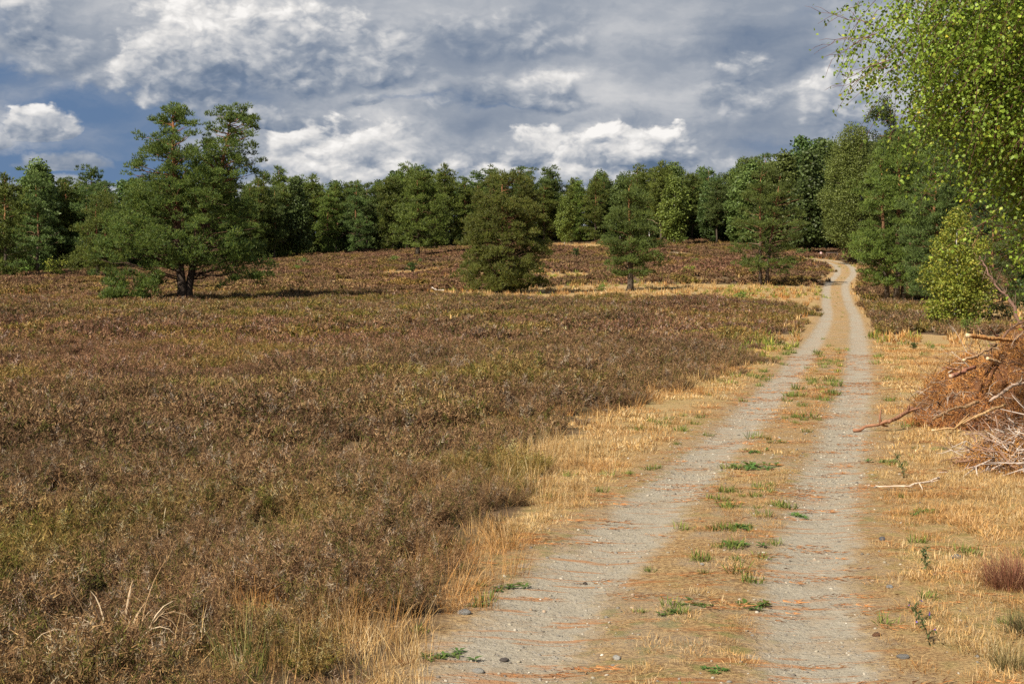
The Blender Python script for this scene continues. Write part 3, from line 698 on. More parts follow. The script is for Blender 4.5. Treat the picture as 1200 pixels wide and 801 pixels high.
def build_tree(name, seed, env, H, npads, pad, trunks, tufts=50, k=7, L=.17, w=.034, kind='pine', cols=PINE, layers=None, rpow=.6, limb=.035, trad=.22,
               flat=.42, white=False, depth=1.0, dead=0, crown_extra=None, limbfrac=.7, sag=0.0, hollow=0, inset=.62):
    """env: (height, reach left, reach right); trunks: list of polylines. Returns (crown mesh, trunk mesh)"""
    r = np.random.default_rng(seed); e = np.array(env, float)
    hs = np.linspace(e[0, 0], e[-1, 0], 60); wd = np.interp(hs, e[:, 0], e[:, 1]+e[:, 2])+.15; cdf = np.cumsum(wd); cdf /= cdf[-1]
    P = []; S = []
    tries = 0
    while len(P) < npads and tries < npads*40:
        tries += 1
        h = np.interp(r.random(), cdf, hs)
        if layers: h = round(h/layers)*layers+r.normal()*layers*.16
        h = min(max(h, e[0, 0]), e[-1, 0])
        l = np.interp(h, e[:, 0], e[:, 1]); rr = np.interp(h, e[:, 0], e[:, 2])
        phi = r.random()*6.283; c = (rr-l)/2; R_ = (rr+l)/2
        wob = .78+.38*vnoise(np.array([phi*1.3+seed]), np.array([h*.9/max(H/10, 1)]), seed)[0]
        f = r.random()**rpow*wob
        sz = pad*(.5+.95*r.random()**1.5); R2 = max(R_-sz*inset, .05)
        p = np.array([c+math.cos(phi)*R2*f, math.sin(phi)*R2*f*depth, h])
        if hollow and h < hollow*H and f < .45: continue
        if P and min(np.sum((np.array(P)-p)**2*np.array([1, 1, 2.1 if kind == 'pine' else 2.6]), axis=1)) < (pad*(.62 if kind == 'pine' else .45))**2: continue
        P.append(p); S.append(sz)
    P = np.array(P)
    if crown_extra is not None:
        for q in crown_extra: P = np.concatenate([P, [q[:3]]]); S.append(q[3])
    g = Geo()
    if kind == 'pine': needle_pads(g, P, S, r, tufts, k, L, w, cols, flat)
    else: leaf_pads(g, P, S, r, tufts, L, cols, flat)
    b = Geo()
    Ts = []
    for tp in trunks:
        T = np.array(tp[0], float); n = 9
        tt = np.linspace(0, 1, len(T)); ti = np.linspace(0, 1, n); Tp = np.stack([np.interp(ti, tt, T[:, i]) for i in range(3)], 1)
        Tp[1:-1, :2] += r.normal(size=(n-2, 2))*.05*H/10
        rad = np.interp(ti, [0, .06, .5, 1], [tp[1]*1.35, tp[1], tp[1]*.6, tp[1]*.12])
        b.tube(Tp, rad, bark_cols(Tp, H, white), 8); Ts.append(Tp)
    for p, sz in zip(P, S):
        if r.random() > (limbfrac if p[2] > .2*H else limbfrac*.25): continue
        ds = [np.hypot(*(trunk_at(T, p[2])[:2]-p[:2])) for T in Ts]; T = Ts[int(np.argmin(ds))]; d = min(ds)
        h0 = min(max(p[2]-d*.28-.1, T[0, 2]+.12*H if p[2] > .2*H else p[2]*.9+.2), T[-1, 2]*.97)
        a = trunk_at(T, h0); bb = curve_limb(a, p-np.array([0, 0, sz*.12]), r, sag, 6)
        hi = h0/H; c = np.array(BARK_LO)*(1-hi)+np.array(BARK_HI)*hi if not white else np.array((.16, .11, .08))
        b.tube(bb, np.linspace(limb*(.6+d*.16), limb*.25, 6), c, 4)
    for i in range(dead):
        T = Ts[r.integers(len(Ts))]; h0 = H*(.12+.4*r.random()); a = trunk_at(T, h0); ph = r.random()*6.283; ln = H*(.08+.14*r.random())
        q = a+np.array([math.cos(ph)*ln, math.sin(ph)*ln, (r.random()-.2)*ln*.5]); b.tube(curve_limb(a, q, r, 0, 5), np.linspace(.03, .008, 5)*H/10, (.30, .21, .15), 4)
    return g.mesh('crown', M_needle if kind == 'pine' else M_leaf), b.mesh('trunk', M_bark, True)
def place_tree(name, meshes, x, y, label, category, rotz=0, scale=1, group=None, sink=.05, sx=1):
    root = bpy.data.objects.new(name, None); C.objects.link(root); root.empty_display_size = .5
    root.location = (x, y, gz(x, y)-sink); root.rotation_euler = (0, 0, rotz); root.scale = (scale*sx, scale*sx, scale)
    root['label'] = label; root['category'] = category
    if group: root['group'] = group
    link('crown', meshes[0], root); link('trunk', meshes[1], root)
    return root

# --- the big twin-topped pine (about 85 m off)
D = 85; ppm = 1667/D
def envpx(base, rows, cx):                              # rows: (row, left col, right col) of a crown outline -> metres
    return [((base-rw)/ppm, (cx-a)/ppm, (b-cx)/ppm) for rw, a, b in rows]
base = 355; cx = 212
env = envpx(base, [(312, 175, 300), (304, 146, 314), (294, 128, 322), (285, 118, 326), (258, 116, 320), (240, 142, 314), (215, 146, 312), (190, 146, 314), (170, 152, 306), (150, 170, 302), (135, 182, 298), (127, 192, 290)], cx)
def cut_pads():
    # fill by sampling the outline, but leave the notch between the two tops open
    return None
ex = []
for (c, rw, dy, s) in [(205, 128, 0, .55), (192, 140, .5, .6), (218, 138, -.6, .6), (272, 128, 0, .55), (286, 138, .4, .6), (265, 146, -.4, .6), (298, 190, .2, .6), (306, 206, 0, .55), (158, 190, 0, .6),
                       (130, 318, -1.5, .85), (160, 322, -2, .85), (148, 335, -1.8, .8), (178, 333, -1.6, .8), (170, 344, -1.6, .65), (140, 345, -1.8, .6), (190, 318, -1.8, .8), (120, 300, -1.2, .8), (150, 302, -2.2, .8),
                       (296, 325, 0, .6), (308, 333, 0, .4), (280, 318, .5, .7), (310, 305, 0, .7), (270, 312, -1.0, .8), (258, 335, .4, .45), (125, 252, 0, .8), (135, 270, 0, .9), (128, 285, -.5, .9)]:
    ex.append(((c-cx)/ppm, dy, (base-rw)/ppm, s))
hr = np.random.default_rng(44)
for k in range(26): ex.append((hr.uniform(130, 188), hr.uniform(322, 351), hr.uniform(-2.8, -.6), .5+.3*hr.random()))
for k in range(14): ex.append((hr.uniform(262, 318), hr.uniform(296, 330), hr.uniform(-1.2, .8), .4+.3*hr.random()))
for (tc_, w0, w1) in ((206, 12, 40), (275, 13, 34)):
    for k in range(36):
        rw = 128+42*hr.random(); hw = np.interp(rw, [126, 140, 170], [w0*.6, w0*2.1, w1]); ex.append((tc_+hr.uniform(-1, 1)*hw, rw, hr.normal()*hw*.03, .42+.25*hr.random()))
ex = [((c-cx)/ppm if abs(c) > 60 else c, d_, (base-h_)/ppm if h_ > 60 else h_, s_2) for c, h_, d_, s_2 in [((e[0], e[1], e[2], e[3]) if abs(e[0]) > 60 else (e[0], e[2], e[1], e[3])) for e in ex]]
envU = [e for e in env if e[0] > (355-322)/ppm and e[0] < (355-152)/ppm]
hero = build_tree('pine_tree', 41, envU, 11.6, 270, .80, [([(0, 0, -.1), (-.05, 0, 2), (-.2, .1, 5), (-.4, 0, 9), (-.4, 0, 11.3)], .30), ([(.32, .1, -.1), (.50, .1, 2), (1.0, .2, 4.5), (2.4, .1, 8), (3.1, 0, 11.2)], .25)],
                  tufts=95, k=7, L=.17, w=.030, cols=PINE+[(.10, .155, .04)], rpow=.42, limb=.045, flat=.5, dead=6, crown_extra=ex, depth=.85, hollow=.5, inset=.95)
p = at(213, 355); place_tree('pine_tree', hero, p.x, p.y, 'large wide twin-topped pine standing alone on the heath with branches sweeping to the ground', 'tree')

def lone(seed, D, base, cx, rows, npads, pad, trunks, label, **kw):
    global ppm
    ppm = 1667/D; env = envpx(base, rows, cx); H = env[-1][0]
    m = build_tree('pine_tree', seed, env, H, npads, pad, trunks(H), **kw)
    q = pt(cx, base, D); return place_tree('pine_tree', m, q.x, q.y, label, 'tree')
# round bushy pine clothed to the ground
lone(52, 98, 345, 588, [(340, 535, 640), (325, 526, 645), (300, 532, 648), (275, 536, 645), (250, 545, 640), (228, 555, 632), (212, 568, 620), (205, 580, 606)], 290, .72,
     lambda H: [([(0, 0, -.1), (.1, 0, H*.5), (0, 0, H*.95)], .22)], 'rounded bushy pine with foliage down to the ground in the middle of the heath', tufts=85, k=6, L=.19, w=.034, rpow=.33, flat=.5,
     cols=[(.140, .175, .032), (.165, .200, .038), (.112, .145, .030), (.18, .19, .045)], dead=3)
# spreading pine with bare lower stem
lone(63, 104, 340, 738, [(318, 712, 782), (308, 692, 786), (292, 696, 780), (278, 700, 778), (262, 706, 776), (248, 712, 770), (232, 718, 766), (218, 724, 758), (209, 732, 748)], 105, .80,
     lambda H: [([(0, 0, -.1), (.05, 0, H*.3), (-.1, 0, H*.92)], .24)], 'short-trunked spreading pine in the hollow with stacked flat branches and a dark bare stem', tufts=80, k=6, L=.19, w=.034, rpow=.5, flat=.40, layers=1.15,
     cols=[(.125, .170, .038), (.150, .195, .044), (.100, .140, .034)], dead=3)
# twin-stemmed open pine beside the track
lone(74, 116, 332, 893, [(312, 852, 935), (298, 850, 945), (280, 852, 952), (262, 856, 952), (245, 862, 946), (228, 868, 940), (210, 872, 930), (198, 878, 918), (190, 886, 905)], 190, .66,
     lambda H: [([(-.1, 0, -.1), (-.2, 0, H*.4), (-.2, 0, H*.92)], .15), ([(.3, 0, -.1), (.7, 0, H*.35), (1.4, 0, H*.9)], .15)], 'open-branched pine with two slim trunks standing left of the track before its bend', tufts=60, k=6, L=.19, w=.036,
     rpow=.55, flat=.34, layers=1.0, cols=[(.122, .165, .034), (.145, .192, .040), (.10, .138, .032)], dead=6)
# pine with dead branches in front of the far wood
lone(85, 185, 296, 490, [(282, 462, 528), (265, 455, 535), (245, 460, 530), (225, 466, 522), (208, 474, 514), (199, 482, 505)], 140, .95,
     lambda H: [([(0, 0, -.1), (.1, 0, H*.4), (-.1, 0, H*.95)], .3)], 'broad dark pine with bare dead branches on its left side, before the far wood', tufts=40, k=5, L=.30, w=.07, rpow=.45, flat=.42, dead=16)
# double-stemmed pine far left before the wood
lone(86, 150, 322, 118, [(312, 82, 150), (296, 76, 158), (275, 84, 156), (255, 92, 150), (238, 100, 142), (226, 110, 134)], 130, .85,
     lambda H: [([(-.3, 0, -.1), (-.3, 0, H*.9)], .22), ([(.4, 0, -.1), (.7, 0, H*.85)], .2)], 'low pine with two dark stems just left of the big twin-topped pine', tufts=42, k=5, L=.25, w=.055, rpow=.5, flat=.38, dead=4)

# --- pines, birches of the near right-hand group
def grp(kind, seed, D, base, cx, rows, npads, pad, label, cat='tree', name='pine_tree', tr=.2, stems=1, **kw):
    global ppm
    ppm = 1667/D; env = envpx(base, rows, cx); H = env[-1][0]
    tk = [([(0, 0, -.1), (.1, 0, H*.5), (0, 0, H*.95)], tr)]
    if stems == 2: tk.append(([(.4, .2, -.1), (.8, .2, H*.5), (1.0, .1, H*.85)], tr*.8))
    if stems == 3: tk += [([(.5, .2, -.1), (1.0, .2, H*.5), (1.4, .1, H*.85)], tr*.8), ([(-.5, .2, -.1), (-.9, .2, H*.5), (-1.2, .1, H*.8)], tr*.8)]
    m = build_tree(name, seed, env, H, npads, pad, tk, kind=kind, **kw)
    q = pt(cx, base, D); return place_tree(name, m, q.x, q.y, label, cat)
grp('pine', 91, 95, 352, 1050, [(330, 1018, 1082), (310, 1000, 1100), (280, 990, 1105), (250, 1000, 1100), (220, 1008, 1095), (190, 1015, 1088), (165, 1022, 1080), (148, 1030, 1066)], 280, .75,
    'dark green pine with bare stems at the front of the right-hand trees', stems=3, tufts=80, k=6, L=.18, w=.034, rpow=.38, cols=PINE, dead=8)
grp('pine', 92, 84, 362, 1092, [(340, 1060, 1130), (310, 1055, 1140), (280, 1052, 1142), (250, 1056, 1138), (220, 1064, 1132), (190, 1074, 1122), (172, 1084, 1110)], 220, .68,
    'blue-green pine behind the bright green young birch', stems=2, tufts=80, k=6, L=.17, w=.032, rpow=.35, cols=PINE_BLUE)
grp('leaf', 93, 150, 322, 1008, [(306, 985, 1040), (296, 966, 1045), (270, 958, 1048), (240, 958, 1046), (215, 962, 1040), (195, 966, 1032), (172, 977, 1022), (158, 987, 1010)], 230, 1.0,
    'pale olive-green birch leaning over the far bend of the track', name='birch_tree', white=True, tufts=130, L=.17, cols=[(.15, .185, .042), (.18, .215, .05), (.12, .15, .036)], rpow=.35, flat=1.0)
grp('leaf', 94, 160, 318, 1040, [(300, 995, 1080), (250, 985, 1080), (210, 992, 1076), (180, 1000, 1068), (155, 1008, 1058), (140, 1018, 1048), (130, 1026, 1040)], 200, 1.0,
    'tall round-topped dark oak rising behind the right-hand pines', name='oak_tree', tufts=120, L=.19, cols=[(.07, .105, .03), (.09, .13, .036), (.055, .085, .025)], rpow=.35, flat=.8, tr=.3)
grp('leaf', 95, 62, 384, 1118, [(376, 1082, 1160), (355, 1074, 1172), (330, 1076, 1170), (305, 1078, 1166), (285, 1086, 1156), (268, 1096, 1144), (246, 1108, 1126)], 150, .46,
    'bright yellow-green young birch at the edge of the dry grass', name='young_birch', white=True, tufts=230, L=.11, depth=.8, cols=[(.24, .30, .04), (.30, .36, .05), (.18, .24, .035), (.40, .40, .06)], rpow=.4, flat=.9, tr=.07, limb=.015)
grp('pine', 96, 66, 382, 1160, [(372, 1128, 1210), (345, 1120, 1225), (315, 1122, 1228), (285, 1130, 1220), (262, 1142, 1208), (245, 1155, 1190)], 170, .46,
    'dull green young pine between the young birch and the brush heap', name='young_pine', tufts=90, k=6, L=.12, w=.022, rpow=.35, cols=[(.105, .130, .038), (.125, .15, .044), (.085, .11, .034)], tr=.1, limb=.02)
grp('leaf', 97, 78, 370, 1235, [(350, 1180, 1300), (300, 1165, 1310), (240, 1160, 1315), (190, 1165, 1310), (140, 1180, 1295), (100, 1200, 1270)], 220, .9,
    'dark leafy oak filling the right edge behind the overhanging birch', name='oak_tree', tufts=150, L=.20, cols=[(.05, .078, .022), (.065, .10, .028)], rpow=.35, flat=.9, tr=.3)
grp('pine', 98, 102, 350, 1135, [(320, 1085, 1190), (270, 1080, 1195), (220, 1088, 1190), (180, 1098, 1178), (150, 1110, 1165), (132, 1125, 1150)], 200, .85,
    'tall dark pine behind the right-hand trees under the overhanging birch', tufts=60, k=6, L=.2, w=.04, rpow=.35, cols=[(.05, .078, .028), (.062, .092, .032)])

# --- the far wood
def far_env(H, wide, lo, r, round_=False):
    hs = np.linspace(lo, 1, 7)
    pr = [.60, .92, 1, .97, .86, .64, .28] if not round_ else [.6, .95, 1, 1, .92, .72, .3]
    return [(h*H, wide*p*(.8+.4*r.random()), wide*p*(.8+.4*r.random())) for h, p in zip(hs, pr)]
FAR = []
rr_ = np.random.default_rng(12)
for i in range(8):
    H = 12.5; lo = [.06, .22, .12, .3, .08, .26, .14, .32][i]; wd = [2.8, 2.4, 2.9, 2.2, 3.0, 2.5, 2.7, 2.3][i]
    cols = [PINE, PINE_BLUE, [(.12, .155, .032), (.145, .178, .038), (.098, .130, .028)]][i % 3]
    FAR.append(build_tree('pine', 300+i, far_env(H, wd, lo, rr_), H, 84, .92, [([(0, 0, -.1), (rr_.normal()*.2, 0, H*.5), (0, 0, H*.97)], .17)], tufts=26, k=5, L=.36, w=.085, cols=cols, rpow=.45, limb=.05, flat=.42, dead=3, limbfrac=.5))
BF = []
for i in range(4):
    H = 12.0; cols = [[(.17, .235, .045), (.21, .27, .055), (.13, .18, .035)], [(.115, .165, .045), (.14, .19, .05), (.09, .13, .036)], [(.085, .13, .034), (.10, .15, .04), (.07, .10, .03)], [(.13, .17, .042), (.15, .2, .05), (.10, .14, .038)]][i]
    BF.append(build_tree('birch', 330+i, far_env(H, 2.7, .12, rr_, True), H, 90, .95, [([(0, 0, -.1), (.2, 0, H*.5), (0, 0, H*.95)], .15)], kind='leaf', tufts=60, L=.34, cols=cols, rpow=.4, flat=.95, white=(i < 2 or i == 3)))
# near the heath: front edge of the wood, by photo column: (distance of the front, crown top row)
FRONT = [(-260, 160, 215), (0, 168, 214), (60, 172, 208), (140, 182, 213), (200, 190, 208), (320, 198, 205), (400, 208, 210), (460, 216, 199), (520, 222, 205), (600, 228, 206), (660, 230, 204), (700, 226, 207), (760, 220, 199), (820, 212, 203), (880, 205, 193), (930, 196, 185), (1000, 176, 165), (1080, 165, 150), (1200, 150, 140), (1400, 140, 140)]
FC = np.array(FRONT, float)
GRP = 'trees of the dense wood behind the heath'
def far_label(c, kind, rowi):
    bits = [(-999, 110, 'left of the twin-topped pine'), (110, 330, 'behind the twin-topped pine'), (330, 450, 'between the twin-topped and dead-branched pines'),
            (450, 540, 'behind the dead-branched pine'), (540, 650, 'behind the rounded bushy pine'), (650, 790, 'behind the spreading pine'),
            (790, 950, 'behind the two-stemmed pine'), (950, 9999, 'beyond the bend of the track')]
    where = [b[2] for b in bits if b[0] <= c < b[1]][0]
    return ('dark pine ' if kind == 'pine' else 'paler broadleaf tree ')+('at the wood edge ' if rowi == 0 else ('second row in the wood ' if rowi == 1 else 'deep in the wood '))+where
UG = []
for i in range(3):
    r = np.random.default_rng(390+i); g = Geo(); P = [np.array([r.normal()*.9, r.normal()*.9, .2+1.3*r.random()]) for _ in range(9)]
    leaf_pads(g, P, [.6]*9, r, 55, .22, [(.05, .075, .022), (.07, .10, .028), (.09, .11, .035)], .8); UG.append(g.mesh('undergrowth', M_inst))
x, y = region(150, 275, .16, rr_); c_ = 600+1667*x/y; k = (y > np.interp(c_, FC[:, 0], FC[:, 1])+9) & (y < np.interp(c_, FC[:, 0], FC[:, 1])+48) & (np.abs(path_s(x, y)) > 6); x = x[k]; y = y[k]
scatter('undergrowth', np.stack([x, y, ground_z(x, y)], 1), UG, .8+.9*rr_.random(len(x)), .7+.5*rr_.random((len(x), 1))*np.ones((1, 3)), .1, 41)
cnt = 0; tally = {}
ORD = 'first second third fourth fifth sixth seventh eighth ninth tenth eleventh twelfth thirteenth fourteenth fifteenth sixteenth seventeenth eighteenth nineteenth twentieth'.split()
for rowi in range(6):
    c = -150.0+rowi*9
    while c < 1330:
        Df = np.interp(c, FC[:, 0], FC[:, 1])+rowi*5.5+rr_.normal()*1.8+(3 if rowi == 0 else 0)
        step = (3.9 if rowi == 0 else 4.4)*(.75+.5*rr_.random())*1667/Df
        x = (c-600)/1667*Df; s = abs(path_s(np.array([x]), np.array([Df]))[0])
        top = np.interp(c, FC[:, 0], FC[:, 2])+rr_.normal()*6.5
        zt = pt(c, top, Df).z; Ht = zt-gz(x, Df)
        isb = (c > 780 and rr_.random() < (.6 if c > 930 else .3)) or rr_.random() < .04
        if s > 4.5 or Df > 186:
            if isb: m = BF[int(rr_.integers(1, 4))]; h0 = 12.0; nm = 'birch_tree'
            else: m = FAR[int(rr_.integers(len(FAR)))]; h0 = 12.5; nm = 'pine_tree'
            sc = Ht/h0*(.90+.14*rr_.random())*(1.0 if rowi else .93)
            lb = far_label(c, 'pine' if not isb else 'leaf', rowi)
            if rowi == 0:
                kk = tally[lb] = tally.get(lb, 0)+1
                lb = ORD[min(kk-1, 19)]+(' dark pine' if not isb else ' pale tree')+' from the left at the wood edge'+lb.split('at the wood edge')[1]
            place_tree(nm, m, x, Df, lb, 'tree', rr_.random()*6.283, sc, GRP, sx=.95+.25*rr_.random()); cnt += 1
        c += step
print('far trees', cnt)
# named individuals of the far wood
for (c, bs, top, D, m, nm, lb) in [(662, 279, 229, 218, BF[0], 'birch_tree', 'small light green birch with a white trunk at the wood edge behind the rounded pine'),
                                 (790, 279, 206, 205, BF[0], 'birch_tree', 'bright green leafy tree at the wood edge right of the spreading pine'),
                                 (775, 279, 192, 214, FAR[3], 'pine_tree', 'tall pine rising above the wood behind the bright green leafy tree'),
                                 (920, 290, 178, 190, BF[3], 'birch_tree', 'tall pale green birch topping the wood right of the two-stemmed pine'),
                                 (950, 296, 176, 172, BF[2], 'oak_tree', 'tall dark round tree at the wood edge above the bend of the track'),
                                 (883, 286, 190, 192, BF[3], 'birch_tree', 'pale green birch directly behind the two-stemmed pine'),
                                 (5, 300, 205, 150, FAR[0], 'pine_tree', 'dark pine cut by the left edge of the view in front of the wood'),
                                 (42, 300, 204, 160, FAR[4], 'pine_tree', 'dark full-crowned pine behind the yellow-green bushes at far left')]:
    q = pt(c, top, D); x = q.x; H = q.z-gz(x, D); place_tree(nm, m, x, D, lb, 'tree', 1.3, H/12.3, sx=1.15 if H > 8 else 1)

# ------------------------------------------------------------------ overhanging birch, near right
def near_birch():
    r = np.random.default_rng(5); g = Geo(); b = Geo()
    bx, by = 7.6, 15.2; z0 = gz(bx, by)
    H = 10.5; env = np.array([(1.7, 1.5, 2.2), (2.4, 1.55, 2.6), (3.1, 1.8, 3.0), (3.7, 2.35, 3.4), (4.4, 2.95, 3.6), (5.5, 3.3, 3.8), (7, 3.4, 3.5), (9, 2.4, 2.4), (10.5, .5, .5)])
    T = np.array([(0, 0, -.1), (.1, .1, 2), (-.1, .2, 4.5), (.1, .1, 7), (0, 0, 10)], float)
    b.tube(T, [.17, .14, .11, .07, .02], bark_cols(T, H, True), 8)
    n = 560
    for i in range(n):
        z = 1.9+8.4*r.random()**.9
        if i < 330: z = (1.9 if i < 110 else 2.6)+3.4*r.random()
        l = np.interp(z, env[:, 0], env[:, 1]); ph = r.random()*6.283
        if i < 330: ph = math.pi+r.normal()*.75
        f = r.random()**.42*(.85+.25*vnoise(np.array([ph*2]), np.array([z*.8]), 3)[0]); p = np.array([math.cos(ph)*l*f, math.sin(ph)*l*f, z])
        if i % 2 == 0:
            h0 = min(max(z-.15*l*f-.4, 1.6), 9); a = trunk_at(T, h0)
            b.tube(curve_limb(a, p, r, .08, 6), np.linspace(.022+.01*f, .005, 6), (.10, .065, .05), 4)
        near = z < 6.2 and p[0] < 1.0
        nt = 10 if near else 4
        for k in range(nt):
            q = p+r.normal(size=3)*np.array([.35, .35, .22]); ln = .35+.45*r.random()
            d = unit(np.array([math.cos(ph)*.5, math.sin(ph)*.5, -.75])+r.normal(size=3)*.35)
            tw = q+d*ln*np.linspace(0, 1, 5)[:, None]; tw[:, 2] -= np.linspace(0, 1, 5)**2*.12
            if near: b.tube(tw, [.004, .0035, .003, .0025, .002], (.13, .07, .05), 3)
            m = 42 if near else 14
            t = r.random(m); c = q+d*ln*t[:, None]+r.normal(size=(m, 3))*.055; c[:, 2] -= t**2*.12
            tone = 1+(r.random()-.5)*.5
            g.leaves(c, (.045 if near else .075)*(.7+.5*r.random(m)), (.038 if near else .06), pal([(.21, .28, .035), (.26, .33, .04), (.15, .21, .03), (.34, .37, .05), (.48, .40, .05)], m, r, .2, p=[.34, .25, .32, .08, .01])*tone, r)
    # bare twig tips reaching out on the left
    for (c0, r0, c1, r1) in [(1010, 30, 962, 15), (1008, 45, 964, 52), (1012, 40, 975, 70), (1030, 70, 985, 98), (1028, 76, 992, 100)]:
        a = pt(c0+14, r0, 13.2); e = pt(c1, r1, 13.2); A = np.array(a)-np.array([bx, by, z0]); E = np.array(e)-np.array([bx, by, z0])
        P = curve_limb(A, E, r, .04, 7, .05); b.tube(P, np.linspace(.006, .0018, 7), (.16, .09, .075), 3)
        for k in range(5):
            q = P[2+k % 5]; d = unit((E-A)+r.normal(size=3)*.25); b.tube(np.array([q, q+d*.10, q+d*.17+np.array([0, 0, -.02])]), [.0025, .002, .001], (.16, .09, .075), 3)
            if r.random() < .5: g.leaves(np.array([q+d*.17]), .035, .028, (.12, .16, .035), r)
    # hanging sprays in front at the right edge
    root = bpy.data.objects.new('birch_tree', None); C.objects.link(root); root.location = (bx, by, z0)
    root['label'] = 'near birch overhanging the view from the upper right with bright yellow-green leaves'; root['category'] = 'tree'
    link('crown', g.mesh('crown', M_leaf), root); link('trunk', b.mesh('trunk', M_bark, True), root)
near_birch()
def near_pine():
    r = np.random.default_rng(15); g = Geo(); b = Geo(); bx, by = 7.3, 18.5; z0 = gz(bx, by); H = 9
    T = np.array([(0, 0, -.1), (.1, .1, 3), (0, .1, 6), (0, 0, 9)], float); b.tube(T, [.16, .13, .09, .02], bark_cols(T, H), 8)
    bough = [pt(1188, 150, 15.5), pt(1196, 120, 15.5), pt(1178, 168, 15.5), pt(1200, 185, 15.7), pt(1192, 10, 17), pt(1170, 5, 17), pt(1205, 150, 15.6), pt(1215, 60, 16)]
    ends = [np.array(q)-np.array([bx, by, z0]) for q in bough]
    for i in range(60):
        z = 2.4+6*r.random(); ph = r.random()*6.283; l = 1.9*(1-((z-3.5)/6.5)**2*.8 if z > 3.5 else 1)*r.random()**.4; 
        if math.cos(ph) < 0: l *= .75
        ends.append(np.array([math.cos(ph)*l, math.sin(ph)*l, z]))
    for e in ends:
        a = trunk_at(T, max(min(e[2]-.3, 8.5), 1)); P = curve_limb(a, e, r, .05, 6); b.tube(P, np.linspace(.03, .006, 6), (.20, .11, .07), 4)
        for k in range(9):
            q = e+r.normal(size=3)*.16; d = unit((e-a)+r.normal(size=3)*.5+np.array([0, 0, .3])*.6*np.linalg.norm(e-a)); m = 110; t = r.random(m)
            c = q+d*.16*t[:, None]; dd = unit(d*.55+r.normal(size=(m, 3))*.6)
            g.blades(c, dd, .055, .0022, pal([(.075, .12, .045), (.09, .14, .055), (.06, .10, .04)], m, r, .2), r)
            b.tube(np.array([e, q, q+d*.16]), [.006, .005, .004], (.35, .2, .1), 3)
    root = bpy.data.objects.new('pine_tree', None); C.objects.link(root); root.location = (bx, by, z0)
    root['label'] = 'near pine with long needles showing at the right edge beside the overhanging birch'; root['category'] = 'tree'
    link('crown', g.mesh('crown', M_needle), root); link('trunk', b.mesh('trunk', M_bark, True), root)
near_pine()

# ------------------------------------------------------------------ young trees and bushes on the heath
def sapling(seed, cols, pine=False):
    r = np.random.default_rng(seed); g = Geo(); b = Geo()
    for k in range(5):
        a = r.random()*6.283; b.tube(np.array([(0, 0, -.05), (math.cos(a)*.15, math.sin(a)*.15, .45), (math.cos(a)*.3, math.sin(a)*.3, .85)]), [.02, .014, .005], (.10, .07, .05), 4)
    P = [np.array([r.normal()*.24, r.normal()*.24, .2+.75*r.random()]) for _ in range(16)]
    for p in P:
        if pine: needle_pads(g, [p], [.2], r, 400, 4, .11, .028, cols, .8)
        else: leaf_pads(g, [p], [.22], r, 330, .085, cols, .9)
    return g.mesh('foliage', M_needle if pine else M_plant), b.mesh('stem', M_bark)
SG = [sapling(801, [(.11, .17, .035), (.14, .21, .04)]), sapling(802, [(.22, .24, .04), (.28, .28, .05)]), sapling(803, [(.07, .12, .03), (.09, .15, .035)], True), sapling(804, [(.13, .19, .05), (.16, .22, .06)])]
def bush(c, row, hpx, kind, label, wide=1.0, name='sapling', cat='bush'):
    p = at(c, row); H = hpx*p.y/1667; f, st = SG[kind]
    root = bpy.data.objects.new(name, None); C.objects.link(root); root.location = (p.x, p.y, gz(p.x, p.y)-.02); root.rotation_euler = (0, 0, (c*7) % 6); root.scale = (H*wide, H*wide, H)
    root['label'] = label; root['category'] = cat
    link('foliage', f, root); link('stem', st, root)
for a in [(484, 321, 13, 2, 'small round deep green pine seedling on the heath left of the rounded bushy pine', 1.1),
          (492, 310, 7, 3, 'low green sapling just behind the round pine seedling', 1.2), (460, 308, 9, 0, 'green sapling on the heath below the dead-branched pine', 1.4),
          (674, 303, 12, 2, 'dark green pine seedling between the rounded pine and the spreading pine', .9), (408, 314, 6, 0, 'tiny green sapling left of the dead-branched pine', 1.2),
          (808, 322, 12, 1, 'yellow bush alone on the heath between the spreading pine and the two-stemmed pine', 1.2), (817, 309, 7, 0, 'small green bush behind the yellow bush', 1.1),
          (64, 324, 22, 1, 'yellow-green bush at the far left wood edge, right of its green neighbour', 1.2), (28, 322, 24, 0, 'green bush at the far left wood edge beside the yellow-green one', 1.3),
          (5, 322, 16, 3, 'pale green bush cut by the left edge of the view', 1.3), (346, 318, 8, 0, 'small bright green shrub right of the twin-topped pine, front one of a pair', 1.2),
          (357, 312, 10, 3, 'small green shrub right of the twin-topped pine, rear one of a pair', 1.2), (815, 397, 12, 0, 'bright green leafy sapling poking out of the heather left of the track', 1.5),
          (695, 407, 10, 3, 'faint green shrub in the heather in front of the spreading pine', 1.5), (705, 341, 9, 0, 'green bush at the foot of the spreading pine', 1.5),
          (868, 350, 9, 0, 'bright green low bush in the dry hollow below the two-stemmed pine', 2.2), (843, 352, 6, 1, 'yellow-green low bush in the dry hollow, left neighbour of the bright green one', 2),
          (1136, 392, 22, 0, 'bright green leafy shoot at the foot of the young birch', .8), (940, 300, 9, 3, 'rounded green bush in the inside of the track bend', 2.2),
          (925, 318, 7, 3, 'pale green bush behind the shadow of the two-stemmed pine', 2), (870, 316, 8, 2, 'dark green bush at the left of the two-stemmed pine', 1.5),
          (1012, 313, 10, 3, 'green bush beside the track bend, under the olive birch', 1.6), (800, 285, 8, 0, 'small green bush on the dry bank before the wood', 1.1),
          (835, 286, 9, 2, 'dark green bush on the dry bank, right of the smaller one', 1.2), (900, 292, 8, 0, 'green bush on the bank behind the two-stemmed pine', 1.6)]:
    bush(*a)
